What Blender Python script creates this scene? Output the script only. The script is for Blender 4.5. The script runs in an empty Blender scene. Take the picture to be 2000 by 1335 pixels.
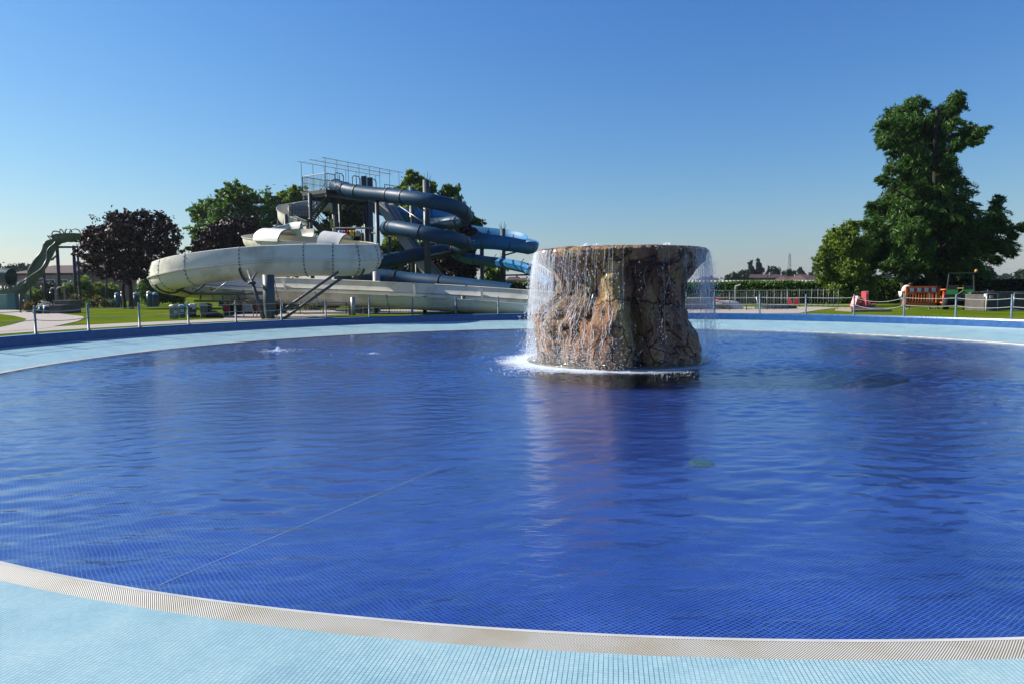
import bpy, math, random
import numpy as np
from mathutils import Vector, Matrix, noise
random.seed(7)
RNG = np.random.default_rng(11)
R_ = math.radians
# ---------------------------------------------------------------- camera
F = 1333.33            # focal length in pixels of a 2000 px wide frame (24 mm)
PITCH, ROLL, H = 0.0775, -0.0098, 1.75
_c, _s = math.cos(ROLL), math.sin(ROLL)
_cp, _sp = math.cos(PITCH), math.sin(PITCH)
RIGHT = Vector((_c, _sp*_s, _cp*_s)); UP = Vector((-_s, _sp*_c, _cp*_c)); FWD = Vector((0, _cp, -_sp))
CAM = Vector((0, 0, H))
scene = bpy.context.scene
COL = scene.collection
cam_data = bpy.data.cameras.new("camera")
cam = bpy.data.objects.new("camera", cam_data); COL.objects.link(cam)
M = Matrix.Identity(4)
for i in range(3):
    M[i][0] = RIGHT[i]; M[i][1] = UP[i]; M[i][2] = -FWD[i]; M[i][3] = CAM[i]
cam.matrix_world = M
cam_data.sensor_width = 36; cam_data.lens = 24.0; cam_data.clip_end = 5000; cam_data.clip_start = 0.05
scene.camera = cam
# ---------------------------------------------------------------- world and sun
SUN_AZ, SUN_EL = R_(-76), R_(34)      # azimuth measured from +Y (view direction) towards +X
world = bpy.data.worlds.new("World"); scene.world = world; world.use_nodes = True
nt = world.node_tree; nt.nodes.clear()
sky = nt.nodes.new('ShaderNodeTexSky'); sky.sky_type = 'NISHITA'; sky.sun_disc = False
sky.sun_elevation = SUN_EL; sky.sun_rotation = SUN_AZ
sky.altitude = 0; sky.air_density = 1.5; sky.dust_density = 0.3; sky.ozone_density = 1.0
EXPO = 0.84
bg = nt.nodes.new('ShaderNodeBackground'); bg.inputs[1].default_value = 0.1/2**EXPO
wo = nt.nodes.new('ShaderNodeOutputWorld')
# the photograph's sky is deeper and bluer overhead than the plain model: one contrast curve per channel
sepc = nt.nodes.new('ShaderNodeSeparateColor'); comc = nt.nodes.new('ShaderNodeCombineColor'); nt.links.new(sky.outputs[0], sepc.inputs[0])
for ch, (gain, gam) in enumerate(((.69, 1.42), (.88, 1.16), (1.16, .80))):
    m1 = nt.nodes.new('ShaderNodeMath'); m1.operation = 'MULTIPLY'; m1.inputs[1].default_value = .1
    m2 = nt.nodes.new('ShaderNodeMath'); m2.operation = 'POWER'; m2.inputs[1].default_value = gam
    m3 = nt.nodes.new('ShaderNodeMath'); m3.operation = 'MULTIPLY'; m3.inputs[1].default_value = gain*10
    nt.links.new(sepc.outputs[ch], m1.inputs[0]); nt.links.new(m1.outputs[0], m2.inputs[0]); nt.links.new(m2.outputs[0], m3.inputs[0]); nt.links.new(m3.outputs[0], comc.inputs[ch])
nt.links.new(comc.outputs[0], bg.inputs[0]); nt.links.new(bg.outputs[0], wo.inputs[0])
sl = bpy.data.lights.new("sun", 'SUN'); sl.energy = 5.0; sl.angle = R_(0.5); sl.color = (1.0, 0.93, 0.82)
so = bpy.data.objects.new("sun", sl); COL.objects.link(so)
sd = Vector((math.sin(SUN_AZ)*math.cos(SUN_EL), math.cos(SUN_AZ)*math.cos(SUN_EL), math.sin(SUN_EL)))
so.rotation_euler = (-sd).to_track_quat('-Z', 'Y').to_euler()
vs = scene.view_settings; vs.view_transform = 'Standard'; vs.look = 'None'; vs.gamma = 1.0; vs.exposure = EXPO
scene.cycles.max_bounces = 8; scene.cycles.transparent_max_bounces = 24
scene.cycles.use_denoising = True
# ---------------------------------------------------------------- pixel helpers (photograph is 2000 x 1335)
def ray(x, y):
    u = (x-1000)/F; v = (667.5-y)/F
    return RIGHT*u + UP*v + FWD
def P(x, y, d):
    r = ray(x, y); return CAM + r*(d/r.y)
GZ = 0.50
def G(x, y, z=GZ):
    r = ray(x, y); t = (z-H)/r.z; return CAM + r*t
def PX(d): return d/F           # metres per photo pixel at depth d
PC = Vector((1.952, 16.62, 0)); RW, RO, RB = 13.37, 13.57, 16.52
Z_AP, Z_WT = 0.248, 0.538
# ---------------------------------------------------------------- object helpers
class MB:
    def __init__(s): s.v = []; s.f = []
    def add(s, vs, fs):
        b = len(s.v); s.v += [tuple(p) for p in vs]; s.f += [tuple(i+b for i in q) for q in fs]; return s
    def box(s, c, size, rot=0.0, tilt=None):
        x, y, z = size[0]/2, size[1]/2, size[2]/2
        pts = [Vector((a*x, b*y, e*z)) for a in (-1, 1) for b in (-1, 1) for e in (-1, 1)]
        m = Matrix.Rotation(rot, 3, 'Z')
        if tilt: m = m @ Matrix.Rotation(tilt[0], 3, tilt[1])
        pts = [m @ p + Vector(c) for p in pts]
        return s.add(pts, [(0,1,3,2),(4,6,7,5),(0,4,5,1),(2,3,7,6),(0,2,6,4),(1,5,7,3)])
    def tube(s, a, b, r0, r1=None, n=10, cap=True):
        return s.path([a, b], [r0, r1 if r1 is not None else r0], n, cap)
    def path(s, pts, rad, n=8, cap=True):
        pts = [Vector(p) for p in pts]; k = len(pts)
        if not hasattr(rad, '__len__'): rad = [rad]*k
        base = len(s.v); prev = None
        for i, p in enumerate(pts):
            t = (pts[min(i+1, k-1)] - pts[max(i-1, 0)])
            if t.length < 1e-9: t = Vector((0, 0, 1))
            t.normalize()
            if prev is None:
                ref = Vector((0, 0, 1)) if abs(t.z) < .9 else Vector((1, 0, 0))
                a = t.cross(ref).normalized()
            else:
                a = (prev - t*prev.dot(t))
                a = a.normalized() if a.length > 1e-6 else t.orthogonal().normalized()
            prev = a; b = t.cross(a)
            for j in range(n):
                w = 2*math.pi*j/n
                s.v.append(tuple(p + (a*math.cos(w)+b*math.sin(w))*rad[i]))
        for i in range(k-1):
            for j in range(n):
                q = base+i*n+j; q2 = base+i*n+(j+1) % n
                s.f.append((q, q2, q2+n, q+n))
        if cap:
            s.f.append(tuple(base+j for j in range(n))[::-1]); s.f.append(tuple(base+(k-1)*n+j for j in range(n)))
        return s
    def lathe(s, c, prof, n=24, sx=1, sy=1):
        c = Vector(c); base = len(s.v)
        for r, z in prof:
            for j in range(n):
                w = 2*math.pi*j/n; s.v.append((c.x+r*sx*math.cos(w), c.y+r*sy*math.sin(w), c.z+z))
        for i in range(len(prof)-1):
            for j in range(n):
                q = base+i*n+j; q2 = base+i*n+(j+1) % n
                s.f.append((q, q2, q2+n, q+n))
        s.f.append(tuple(base+j for j in range(n))[::-1]); s.f.append(tuple(base+(len(prof)-1)*n+j for j in range(n)))
        return s
    def build(s, name, mat, parent=None, smooth=False, bevel=0):
        me = bpy.data.meshes.new(name); me.from_pydata(s.v, [], s.f); me.update()
        return obj_from(me, name, mat, parent, smooth, bevel)
def obj_from(me, name, mat, parent=None, smooth=False, bevel=0):
    if mat: me.materials.append(mat)
    if smooth:
        me.polygons.foreach_set('use_smooth', [True]*len(me.polygons))
    o = bpy.data.objects.new(name, me); COL.objects.link(o)
    if parent:
        o.parent = parent; o.matrix_parent_inverse = Matrix.Translation(-parent.location)
    if bevel:
        m = o.modifiers.new('bevel', 'BEVEL'); m.width = bevel; m.segments = 2; m.limit_method = 'ANGLE'
    return o
def tag(o, label=None, cat=None, group=None, kind=None):
    if label: o['label'] = label
    if cat: o['category'] = cat
    if group: o['group'] = group
    if kind: o['kind'] = kind
    return o
def thing(name, label, cat, loc, group=None):
    o = bpy.data.objects.new(name, None); COL.objects.link(o); o.location = loc; o.empty_display_size = .2
    return tag(o, label, cat, group)
def struct(o): o['kind'] = 'structure'; return o
def np_mesh(name, V, Fq, mat, parent=None, smooth=False):
    """V (n,3) array, Fq (m,k) array"""
    me = bpy.data.meshes.new(name); n, m, k = len(V), len(Fq), Fq.shape[1]
    me.vertices.add(n); me.vertices.foreach_set('co', np.ascontiguousarray(V, dtype=np.float32).ravel())
    me.loops.add(m*k); me.loops.foreach_set('vertex_index', np.ascontiguousarray(Fq, dtype=np.int32).ravel())
    me.polygons.add(m); me.polygons.foreach_set('loop_start', np.arange(m, dtype=np.int32)*k)
    me.polygons.foreach_set('loop_total', np.full(m, k, dtype=np.int32))
    me.update(calc_edges=True); me.validate()
    return obj_from(me, name, mat, parent, smooth)
# ---------------------------------------------------------------- materials
def newmat(name):
    m = bpy.data.materials.new(name); m.use_nodes = True
    n = m.node_tree; n.nodes.clear(); return m, n
def N(n, t, **kw):
    x = n.nodes.new(t)
    for k, v in kw.items():
        if isinstance(k, str) and k.startswith('_'): setattr(x, k[1:], v)
        else: x.inputs[k].default_value = v
    return x
def L(n, a, b): n.links.new(a, b)
def ramp(n, pts):
    r = n.nodes.new('ShaderNodeValToRGB'); e = r.color_ramp.elements
    while len(e) < len(pts): e.new(.5)
    for i, (p, c) in enumerate(pts):
        e[i].position = p; e[i].color = (*c, 1) if len(c) == 3 else c
    return r
def c4(c): return (*c, 1)
KA = 0.67      # reflectances below were read off a brighter exposure
def simple(name, col, rough=.5, metal=0, var=.15, scale=3.0, bump=0.0, bscale=40, dirt=None, coat=0, spec=.5):
    m, n = newmat(name); col = tuple(x*KA for x in col); dirt = tuple(x*KA for x in dirt) if dirt else None
    tc = N(n, 'ShaderNodeTexCoord'); nz = N(n, 'ShaderNodeTexNoise', Scale=scale, Detail=6.0, Roughness=.6)
    L(n, tc.outputs['Object'], nz.inputs['Vector'])
    lo = tuple(max(0, x*(1-var)) for x in col); hi = tuple(min(1, x*(1+var)) for x in col)
    r = ramp(n, [(.3, dirt if dirt else lo), (.5, col), (.72, hi)])
    L(n, nz.outputs[0], r.inputs[0])
    b = N(n, 'ShaderNodeBsdfPrincipled', Roughness=rough, Metallic=metal)
    b.inputs['Coat Weight'].default_value = coat; b.inputs['Specular IOR Level'].default_value = spec
    L(n, r.outputs[0], b.inputs['Base Color'])
    rr = N(n, 'ShaderNodeMapRange'); rr.inputs['To Min'].default_value = max(0.02, rough-.12); rr.inputs['To Max'].default_value = min(1, rough+.12)
    L(n, nz.outputs[0], rr.inputs[0]); L(n, rr.outputs[0], b.inputs['Roughness'])
    if bump:
        nb = N(n, 'ShaderNodeTexNoise', Scale=bscale, Detail=5.0); L(n, tc.outputs['Object'], nb.inputs['Vector'])
        bp = N(n, 'ShaderNodeBump', Strength=bump, Distance=.02); L(n, nb.outputs[0], bp.inputs['Height']); L(n, bp.outputs[0], b.inputs['Normal'])
    o = N(n, 'ShaderNodeOutputMaterial'); L(n, b.outputs[0], o.inputs[0]); return m
def leafmat(name, cols, trans=.35, rough=.5):
    m, n = newmat(name)
    g = N(n, 'ShaderNodeNewGeometry')
    tc = N(n, 'ShaderNodeTexCoord'); nz = N(n, 'ShaderNodeTexNoise', Scale=.55, Detail=3.0); L(n, tc.outputs['Object'], nz.inputs['Vector'])
    mx = N(n, 'ShaderNodeMath', _operation='ADD'); ml = N(n, 'ShaderNodeMath', _operation='MULTIPLY'); ml.inputs[1].default_value = .5
    L(n, g.outputs['Random Per Island'], ml.inputs[0]); L(n, ml.outputs[0], mx.inputs[0])
    ms = N(n, 'ShaderNodeMath', _operation='MULTIPLY'); ms.inputs[1].default_value = .5
    L(n, nz.outputs[0], ms.inputs[0]); L(n, ms.outputs[0], mx.inputs[1])
    r = ramp(n, [(.2, cols[0]), (.5, cols[1]), (.8, cols[2])]); L(n, mx.outputs[0], r.inputs[0])
    b = N(n, 'ShaderNodeBsdfPrincipled', Roughness=rough); L(n, r.outputs[0], b.inputs['Base Color'])
    b.inputs['Specular IOR Level'].default_value = .3
    t = N(n, 'ShaderNodeBsdfTranslucent'); 
    hs = N(n, 'ShaderNodeHueSaturation', Value=1.3, Saturation=1.1); L(n, r.outputs[0], hs.inputs['Color']); L(n, hs.outputs[0], t.inputs['Color'])
    s = N(n, 'ShaderNodeMixShader', Fac=trans); L(n, b.outputs[0], s.inputs[1]); L(n, t.outputs[0], s.inputs[2])
    o = N(n, 'ShaderNodeOutputMaterial'); L(n, s.outputs[0], o.inputs[0]); return m

def mat_floor():
    """dark blue glass mosaic, tiles set diagonally, pale grout"""
    m, n = newmat('pool_mosaic')
    tc = N(n, 'ShaderNodeTexCoord')
    nz = N(n, 'ShaderNodeTexNoise', Scale=2.2, Detail=2.0); L(n, tc.outputs['Object'], nz.inputs['Vector'])
    sub = N(n, 'ShaderNodeVectorMath', _operation='SUBTRACT'); sub.inputs[1].default_value = (.5, .5, .5); L(n, nz.outputs['Color'], sub.inputs[0])
    sc = N(n, 'ShaderNodeVectorMath', _operation='SCALE'); sc.inputs['Scale'].default_value = .05; L(n, sub.outputs[0], sc.inputs[0])
    nz2 = N(n, 'ShaderNodeTexNoise', Scale=14.0, Detail=1.0); L(n, tc.outputs['Object'], nz2.inputs['Vector'])
    sub2 = N(n, 'ShaderNodeVectorMath', _operation='SUBTRACT'); sub2.inputs[1].default_value = (.5, .5, .5); L(n, nz2.outputs['Color'], sub2.inputs[0])
    sc2 = N(n, 'ShaderNodeVectorMath', _operation='SCALE'); sc2.inputs['Scale'].default_value = .012; L(n, sub2.outputs[0], sc2.inputs[0])
    ad = N(n, 'ShaderNodeVectorMath', _operation='ADD'); L(n, tc.outputs['Object'], ad.inputs[0]); L(n, sc.outputs[0], ad.inputs[1])
    ad2 = N(n, 'ShaderNodeVectorMath', _operation='ADD'); L(n, ad.outputs[0], ad2.inputs[0]); L(n, sc2.outputs[0], ad2.inputs[1])
    mp = N(n, 'ShaderNodeMapping'); mp.inputs['Rotation'].default_value = (0, 0, R_(45+9)); L(n, ad2.outputs[0], mp.inputs[0])
    br = N(n, 'ShaderNodeTexBrick', _offset=0.0, _squash=1.0); L(n, mp.outputs[0], br.inputs['Vector'])
    br.inputs['Scale'].default_value = 1.0; br.inputs['Brick Width'].default_value = .026; br.inputs['Row Height'].default_value = .026
    br.inputs['Mortar Size'].default_value = .0022; br.inputs['Mortar Smooth'].default_value = .2
    br.inputs['Color1'].default_value = (.003, .011, .13, 1); br.inputs['Color2'].default_value = (.006, .030, .25, 1)
    br.inputs['Mortar'].default_value = (.085, .16, .40, 1)
    big = N(n, 'ShaderNodeTexNoise', Scale=.8, Detail=6.0, Roughness=.7); L(n, tc.outputs['Object'], big.inputs['Vector'])
    r = ramp(n, [(.35, (.62, .70, .78)), (.65, (1.2, 1.2, 1.15))]); L(n, big.outputs[0], r.inputs[0])
    mx = N(n, 'ShaderNodeMix', _data_type='RGBA', _blend_type='MULTIPLY'); mx.inputs[0].default_value = 1
    L(n, br.outputs['Color'], mx.inputs[6]); L(n, r.outputs[0], mx.inputs[7])
    b = N(n, 'ShaderNodeBsdfPrincipled', Roughness=.35); L(n, mx.outputs[2], b.inputs['Base Color'])
    o = N(n, 'ShaderNodeOutputMaterial'); L(n, b.outputs[0], o.inputs[0]); return m
def mat_water():
    m, n = newmat('pool_water')
    tc = N(n, 'ShaderNodeTexCoord')
    # distance from the fountain
    ds = N(n, 'ShaderNodeVectorMath', _operation='DISTANCE'); L(n, tc.outputs['Object'], ds.inputs[0]); ds.inputs[1].default_value = (FC.x, FC.y, 0)
    # long gentle ripples, crests roughly across the view
    mp = N(n, 'ShaderNodeMapping'); mp.inputs['Scale'].default_value = (.55, 1.5, 1); mp.inputs['Rotation'].default_value = (0, 0, R_(14)); L(n, tc.outputs['Object'], mp.inputs[0])
    n1 = N(n, 'ShaderNodeTexNoise', Scale=2.2, Detail=2.0, Roughness=.4, Distortion=.6); L(n, mp.outputs[0], n1.inputs['Vector'])
    n1b = N(n, 'ShaderNodeTexNoise', _noise_type='RIDGED_MULTIFRACTAL', Scale=1.9, Detail=1.5, Roughness=.5, Distortion=.9); L(n, mp.outputs[0], n1b.inputs['Vector'])
    mp2 = N(n, 'ShaderNodeMapping'); mp2.inputs['Scale'].default_value = (.8, 1.7, 1); mp2.inputs['Rotation'].default_value = (0, 0, R_(-10)); L(n, tc.outputs['Object'], mp2.inputs[0])
    n2 = N(n, 'ShaderNodeTexNoise', Scale=9.0, Detail=3.0, Roughness=.5, Distortion=.8); L(n, mp2.outputs[0], n2.inputs['Vector'])
    n3 = N(n, 'ShaderNodeTexNoise', Scale=26.0, Detail=3.0, Roughness=.6); L(n, tc.outputs['Object'], n3.inputs['Vector'])
    # choppiness near the fountain and on its near right side
    fr = N(n, 'ShaderNodeMapRange'); fr.inputs['From Min'].default_value = 2; fr.inputs['From Max'].default_value = 11
    fr.inputs['To Min'].default_value = 1.3; fr.inputs['To Max'].default_value = .10; L(n, ds.outputs['Value'], fr.inputs[0])
    m3 = N(n, 'ShaderNodeMath', _operation='MULTIPLY'); L(n, n3.outputs[0], m3.inputs[0]); L(n, fr.outputs[0], m3.inputs[1])
    m3b = N(n, 'ShaderNodeMath', _operation='MULTIPLY'); L(n, m3.outputs[0], m3b.inputs[0]); m3b.inputs[1].default_value = .004
    m1 = N(n, 'ShaderNodeMath', _operation='MULTIPLY'); L(n, n1.outputs[0], m1.inputs[0]); m1.inputs[1].default_value = .004
    m1b = N(n, 'ShaderNodeMath', _operation='MULTIPLY_ADD'); L(n, n1b.outputs[0], m1b.inputs[0]); m1b.inputs[1].default_value = -.004; L(n, m1.outputs[0], m1b.inputs[2])
    m2 = N(n, 'ShaderNodeMath', _operation='MULTIPLY'); L(n, n2.outputs[0], m2.inputs[0]); m2.inputs[1].default_value = .007
    a1 = N(n, 'ShaderNodeMath', _operation='ADD'); L(n, m1b.outputs[0], a1.inputs[0]); L(n, m2.outputs[0], a1.inputs[1])
    a2 = N(n, 'ShaderNodeMath', _operation='ADD'); L(n, a1.outputs[0], a2.inputs[0]); L(n, m3b.outputs[0], a2.inputs[1])
    bp = N(n, 'ShaderNodeBump', Strength=1.0, Distance=1.0); pn = N(n, 'ShaderNodeTexNoise', Scale=.28, Detail=3.0, Distortion=.5); L(n, tc.outputs['Object'], pn.inputs['Vector'])
    pm = N(n, 'ShaderNodeMapRange'); pm.inputs['From Min'].default_value = .35; pm.inputs['From Max'].default_value = .65; pm.inputs['To Min'].default_value = .35; pm.inputs['To Max'].default_value = 1.5; L(n, pn.outputs[0], pm.inputs[0])
    a3 = N(n, 'ShaderNodeMath', _operation='MULTIPLY'); L(n, a2.outputs[0], a3.inputs[0]); L(n, pm.outputs[0], a3.inputs[1]); L(n, a3.outputs[0], bp.inputs['Height'])
    lw = N(n, 'ShaderNodeLayerWeight', Blend=.5); L(n, bp.outputs[0], lw.inputs['Normal'])
    fp = N(n, 'ShaderNodeMath', _operation='POWER'); L(n, lw.outputs['Facing'], fp.inputs[0]); fp.inputs[1].default_value = 3.9
    fz = N(n, 'ShaderNodeMath', _operation='MULTIPLY_ADD'); L(n, fp.outputs[0], fz.inputs[0]); fz.inputs[1].default_value = .96; fz.inputs[2].default_value = .025
    gl = N(n, 'ShaderNodeBsdfGlossy', Roughness=.02); L(n, bp.outputs[0], gl.inputs['Normal'])
    tr = N(n, 'ShaderNodeBsdfTransparent'); tr.inputs[0].default_value = (.88, .96, .99, 1)
    mx = N(n, 'ShaderNodeMixShader'); L(n, fz.outputs[0], mx.inputs[0]); L(n, tr.outputs[0], mx.inputs[1]); L(n, gl.outputs[0], mx.inputs[2])
    o = N(n, 'ShaderNodeOutputMaterial'); L(n, mx.outputs[0], o.inputs[0]); return m
def mat_apron():
    m, n = newmat('apron_mosaic')
    tc = N(n, 'ShaderNodeTexCoord')
    mp = N(n, 'ShaderNodeMapping'); mp.inputs['Rotation'].default_value = (0, 0, R_(8.5)); L(n, tc.outputs['Object'], mp.inputs[0])
    nz = N(n, 'ShaderNodeTexNoise', Scale=3.5, Detail=2.0); L(n, mp.outputs[0], nz.inputs['Vector'])
    sub = N(n, 'ShaderNodeVectorMath', _operation='SUBTRACT'); sub.inputs[1].default_value = (.5, .5, .5); L(n, nz.outputs['Color'], sub.inputs[0])
    sc = N(n, 'ShaderNodeVectorMath', _operation='SCALE'); sc.inputs['Scale'].default_value = .006; L(n, sub.outputs[0], sc.inputs[0])
    ad = N(n, 'ShaderNodeVectorMath', _operation='ADD'); L(n, mp.outputs[0], ad.inputs[0]); L(n, sc.outputs[0], ad.inputs[1])
    br = N(n, 'ShaderNodeTexBrick', _offset=0.0); L(n, ad.outputs[0], br.inputs['Vector'])
    br.inputs['Scale'].default_value = 1.0; br.inputs['Brick Width'].default_value = .0225; br.inputs['Row Height'].default_value = .0225
    br.inputs['Mortar Size'].default_value = .0009; br.inputs['Mortar Smooth'].default_value = .3
    br.inputs['Color1'].default_value = (.275, .43, .465, 1); br.inputs['Color2'].default_value = (.32, .485, .52, 1)
    br.inputs['Mortar'].default_value = (.15, .26, .29, 1)
    # dark open joints running away from the viewer
    w = N(n, 'ShaderNodeSeparateXYZ'); L(n, ad.outputs[0], w.inputs[0])
    d = N(n, 'ShaderNodeMath', _operation='DIVIDE'); L(n, w.outputs[0], d.inputs[0]); d.inputs[1].default_value = .0225
    fr = N(n, 'ShaderNodeMath', _operation='FRACT'); L(n, d.outputs[0], fr.inputs[0])
    lt = N(n, 'ShaderNodeMath', _operation='LESS_THAN'); L(n, fr.outputs[0], lt.inputs[0]); lt.inputs[1].default_value = .13
    nj = N(n, 'ShaderNodeTexNoise', Scale=1.3, Detail=3.0); L(n, mp.outputs[0], nj.inputs['Vector'])
    jr = ramp(n, [(.36, (.1, .1, .1)), (.56, (1, 1, 1))]); L(n, nj.outputs[0], jr.inputs[0])
    mj = N(n, 'ShaderNodeMath', _operation='MULTIPLY'); L(n, lt.outputs[0], mj.inputs[0]); L(n, jr.outputs[0], mj.inputs[1])
    mx = N(n, 'ShaderNodeMix', _data_type='RGBA'); L(n, mj.outputs[0], mx.inputs[0]); L(n, br.outputs['Color'], mx.inputs[6]); mx.inputs[7].default_value = (.06, .13, .17, 1)
    # sheet joints
    b2 = N(n, 'ShaderNodeTexBrick', _offset=.42); L(n, ad.outputs[0], b2.inputs['Vector'])
    b2.inputs['Scale'].default_value = 1.0; b2.inputs['Brick Width'].default_value = .36; b2.inputs['Row Height'].default_value = .27
    b2.inputs['Mortar Size'].default_value = .0014; b2.inputs['Mortar Smooth'].default_value = .1
    mx2 = N(n, 'ShaderNodeMix', _data_type='RGBA'); f2 = N(n, 'ShaderNodeMath', _operation='MULTIPLY'); L(n, b2.outputs['Fac'], f2.inputs[0]); f2.inputs[1].default_value = .45
    L(n, f2.outputs[0], mx2.inputs[0]); L(n, mx.outputs[2], mx2.inputs[6]); mx2.inputs[7].default_value = (.10, .17, .2, 1)
    # worn pale and beige stains
    st = N(n, 'ShaderNodeTexNoise', Scale=1.6, Detail=7.0, Roughness=.7); L(n, tc.outputs['Object'], st.inputs['Vector'])
    sr = ramp(n, [(.32, (.78, .86, .90)), (.5, (1, 1, 1)), (.68, (1.16, 1.07, 1.02))]); L(n, st.outputs[0], sr.inputs[0])
    mm = N(n, 'ShaderNodeMix', _data_type='RGBA', _blend_type='MULTIPLY'); mm.inputs[0].default_value = 1; L(n, mx2.outputs[2], mm.inputs[6]); L(n, sr.outputs[0], mm.inputs[7])
    b = N(n, 'ShaderNodeBsdfPrincipled', Roughness=.38); L(n, mm.outputs[2], b.inputs['Base Color'])
    bp = N(n, 'ShaderNodeBump', Strength=.4, Distance=.002); bp.invert = True; L(n, br.outputs['Fac'], bp.inputs['Height']); L(n, bp.outputs[0], b.inputs['Normal'])
    o = N(n, 'ShaderNodeOutputMaterial'); L(n, b.outputs[0], o.inputs[0]); return m
def mat_grate():
    m, n = newmat('white_grating')
    uv = N(n, 'ShaderNodeUVMap'); mp = N(n, 'ShaderNodeMapping'); mp.inputs['Rotation'].default_value = (0, 0, 0); L(n, uv.outputs[0], mp.inputs[0])
    s = N(n, 'ShaderNodeSeparateXYZ'); L(n, mp.outputs[0], s.inputs[0])
    def sn(sock, per, ph=0):
        a = N(n, 'ShaderNodeMath', _operation='MULTIPLY'); L(n, sock, a.inputs[0]); a.inputs[1].default_value = 2*math.pi/per
        b = N(n, 'ShaderNodeMath', _operation='SINE'); L(n, a.outputs[0], b.inputs[0]); return b
    a = sn(s.outputs[0], .0145); b = sn(s.outputs[1], .0145)
    mu = N(n, 'ShaderNodeMath', _operation='MULTIPLY'); L(n, a.outputs[0], mu.inputs[0]); L(n, b.outputs[0], mu.inputs[1])
    r = ramp(n, [(.22, (.15, .14, .11)), (.42, (.47, .45, .385)), (.8, (.59, .57, .50))])
    mr = N(n, 'ShaderNodeMapRange'); mr.inputs['From Min'].default_value = -1; L(n, mu.outputs[0], mr.inputs[0]); L(n, mr.outputs[0], r.inputs[0])
    tc = N(n, 'ShaderNodeTexCoord'); nz = N(n, 'ShaderNodeTexNoise', Scale=2.5, Detail=6.0); L(n, tc.outputs['Object'], nz.inputs['Vector'])
    rr = ramp(n, [(.3, (.84, .78, .66)), (.55, (1, 1, 1))]); L(n, nz.outputs[0], rr.inputs[0])
    mm = N(n, 'ShaderNodeMix', _data_type='RGBA', _blend_type='MULTIPLY'); mm.inputs[0].default_value = 1; L(n, r.outputs[0], mm.inputs[6]); L(n, rr.outputs[0], mm.inputs[7])
    bs = N(n, 'ShaderNodeBsdfPrincipled', Roughness=.45); L(n, mm.outputs[2], bs.inputs['Base Color'])
    bp = N(n, 'ShaderNodeBump', Strength=.8, Distance=.006); L(n, mr.outputs[0], bp.inputs['Height']); L(n, bp.outputs[0], bs.inputs['Normal'])
    o = N(n, 'ShaderNodeOutputMaterial'); L(n, bs.outputs[0], o.inputs[0]); return m
def mat_grass():
    m, n = newmat('lawn_grass')
    tc = N(n, 'ShaderNodeTexCoord')
    a = N(n, 'ShaderNodeTexNoise', Scale=.22, Detail=6.0, Roughness=.65); L(n, tc.outputs['Object'], a.inputs['Vector'])
    b_ = N(n, 'ShaderNodeTexNoise', Scale=9.0, Detail=6.0, Roughness=.75); L(n, tc.outputs['Object'], b_.inputs['Vector'])
    r1 = ramp(n, [(.3, (.055, .10, .008)), (.55, (.105, .145, .013)), (.75, (.17, .17, .03))]); L(n, a.outputs[0], r1.inputs[0])
    r2 = ramp(n, [(.3, (.6, .62, .6)), (.7, (1.25, 1.22, 1.1))]); L(n, b_.outputs[0], r2.inputs[0])
    mm = N(n, 'ShaderNodeMix', _data_type='RGBA', _blend_type='MULTIPLY'); mm.inputs[0].default_value = 1; L(n, r1.outputs[0], mm.inputs[6]); L(n, r2.outputs[0], mm.inputs[7])
    b = N(n, 'ShaderNodeBsdfPrincipled', Roughness=.8); L(n, mm.outputs[2], b.inputs['Base Color']); b.inputs['Specular IOR Level'].default_value = .0
    bp = N(n, 'ShaderNodeBump', Strength=.6, Distance=.05); L(n, b_.outputs[0], bp.inputs['Height']); L(n, bp.outputs[0], b.inputs['Normal'])
    o = N(n, 'ShaderNodeOutputMaterial'); L(n, b.outputs[0], o.inputs[0]); return m
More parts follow.
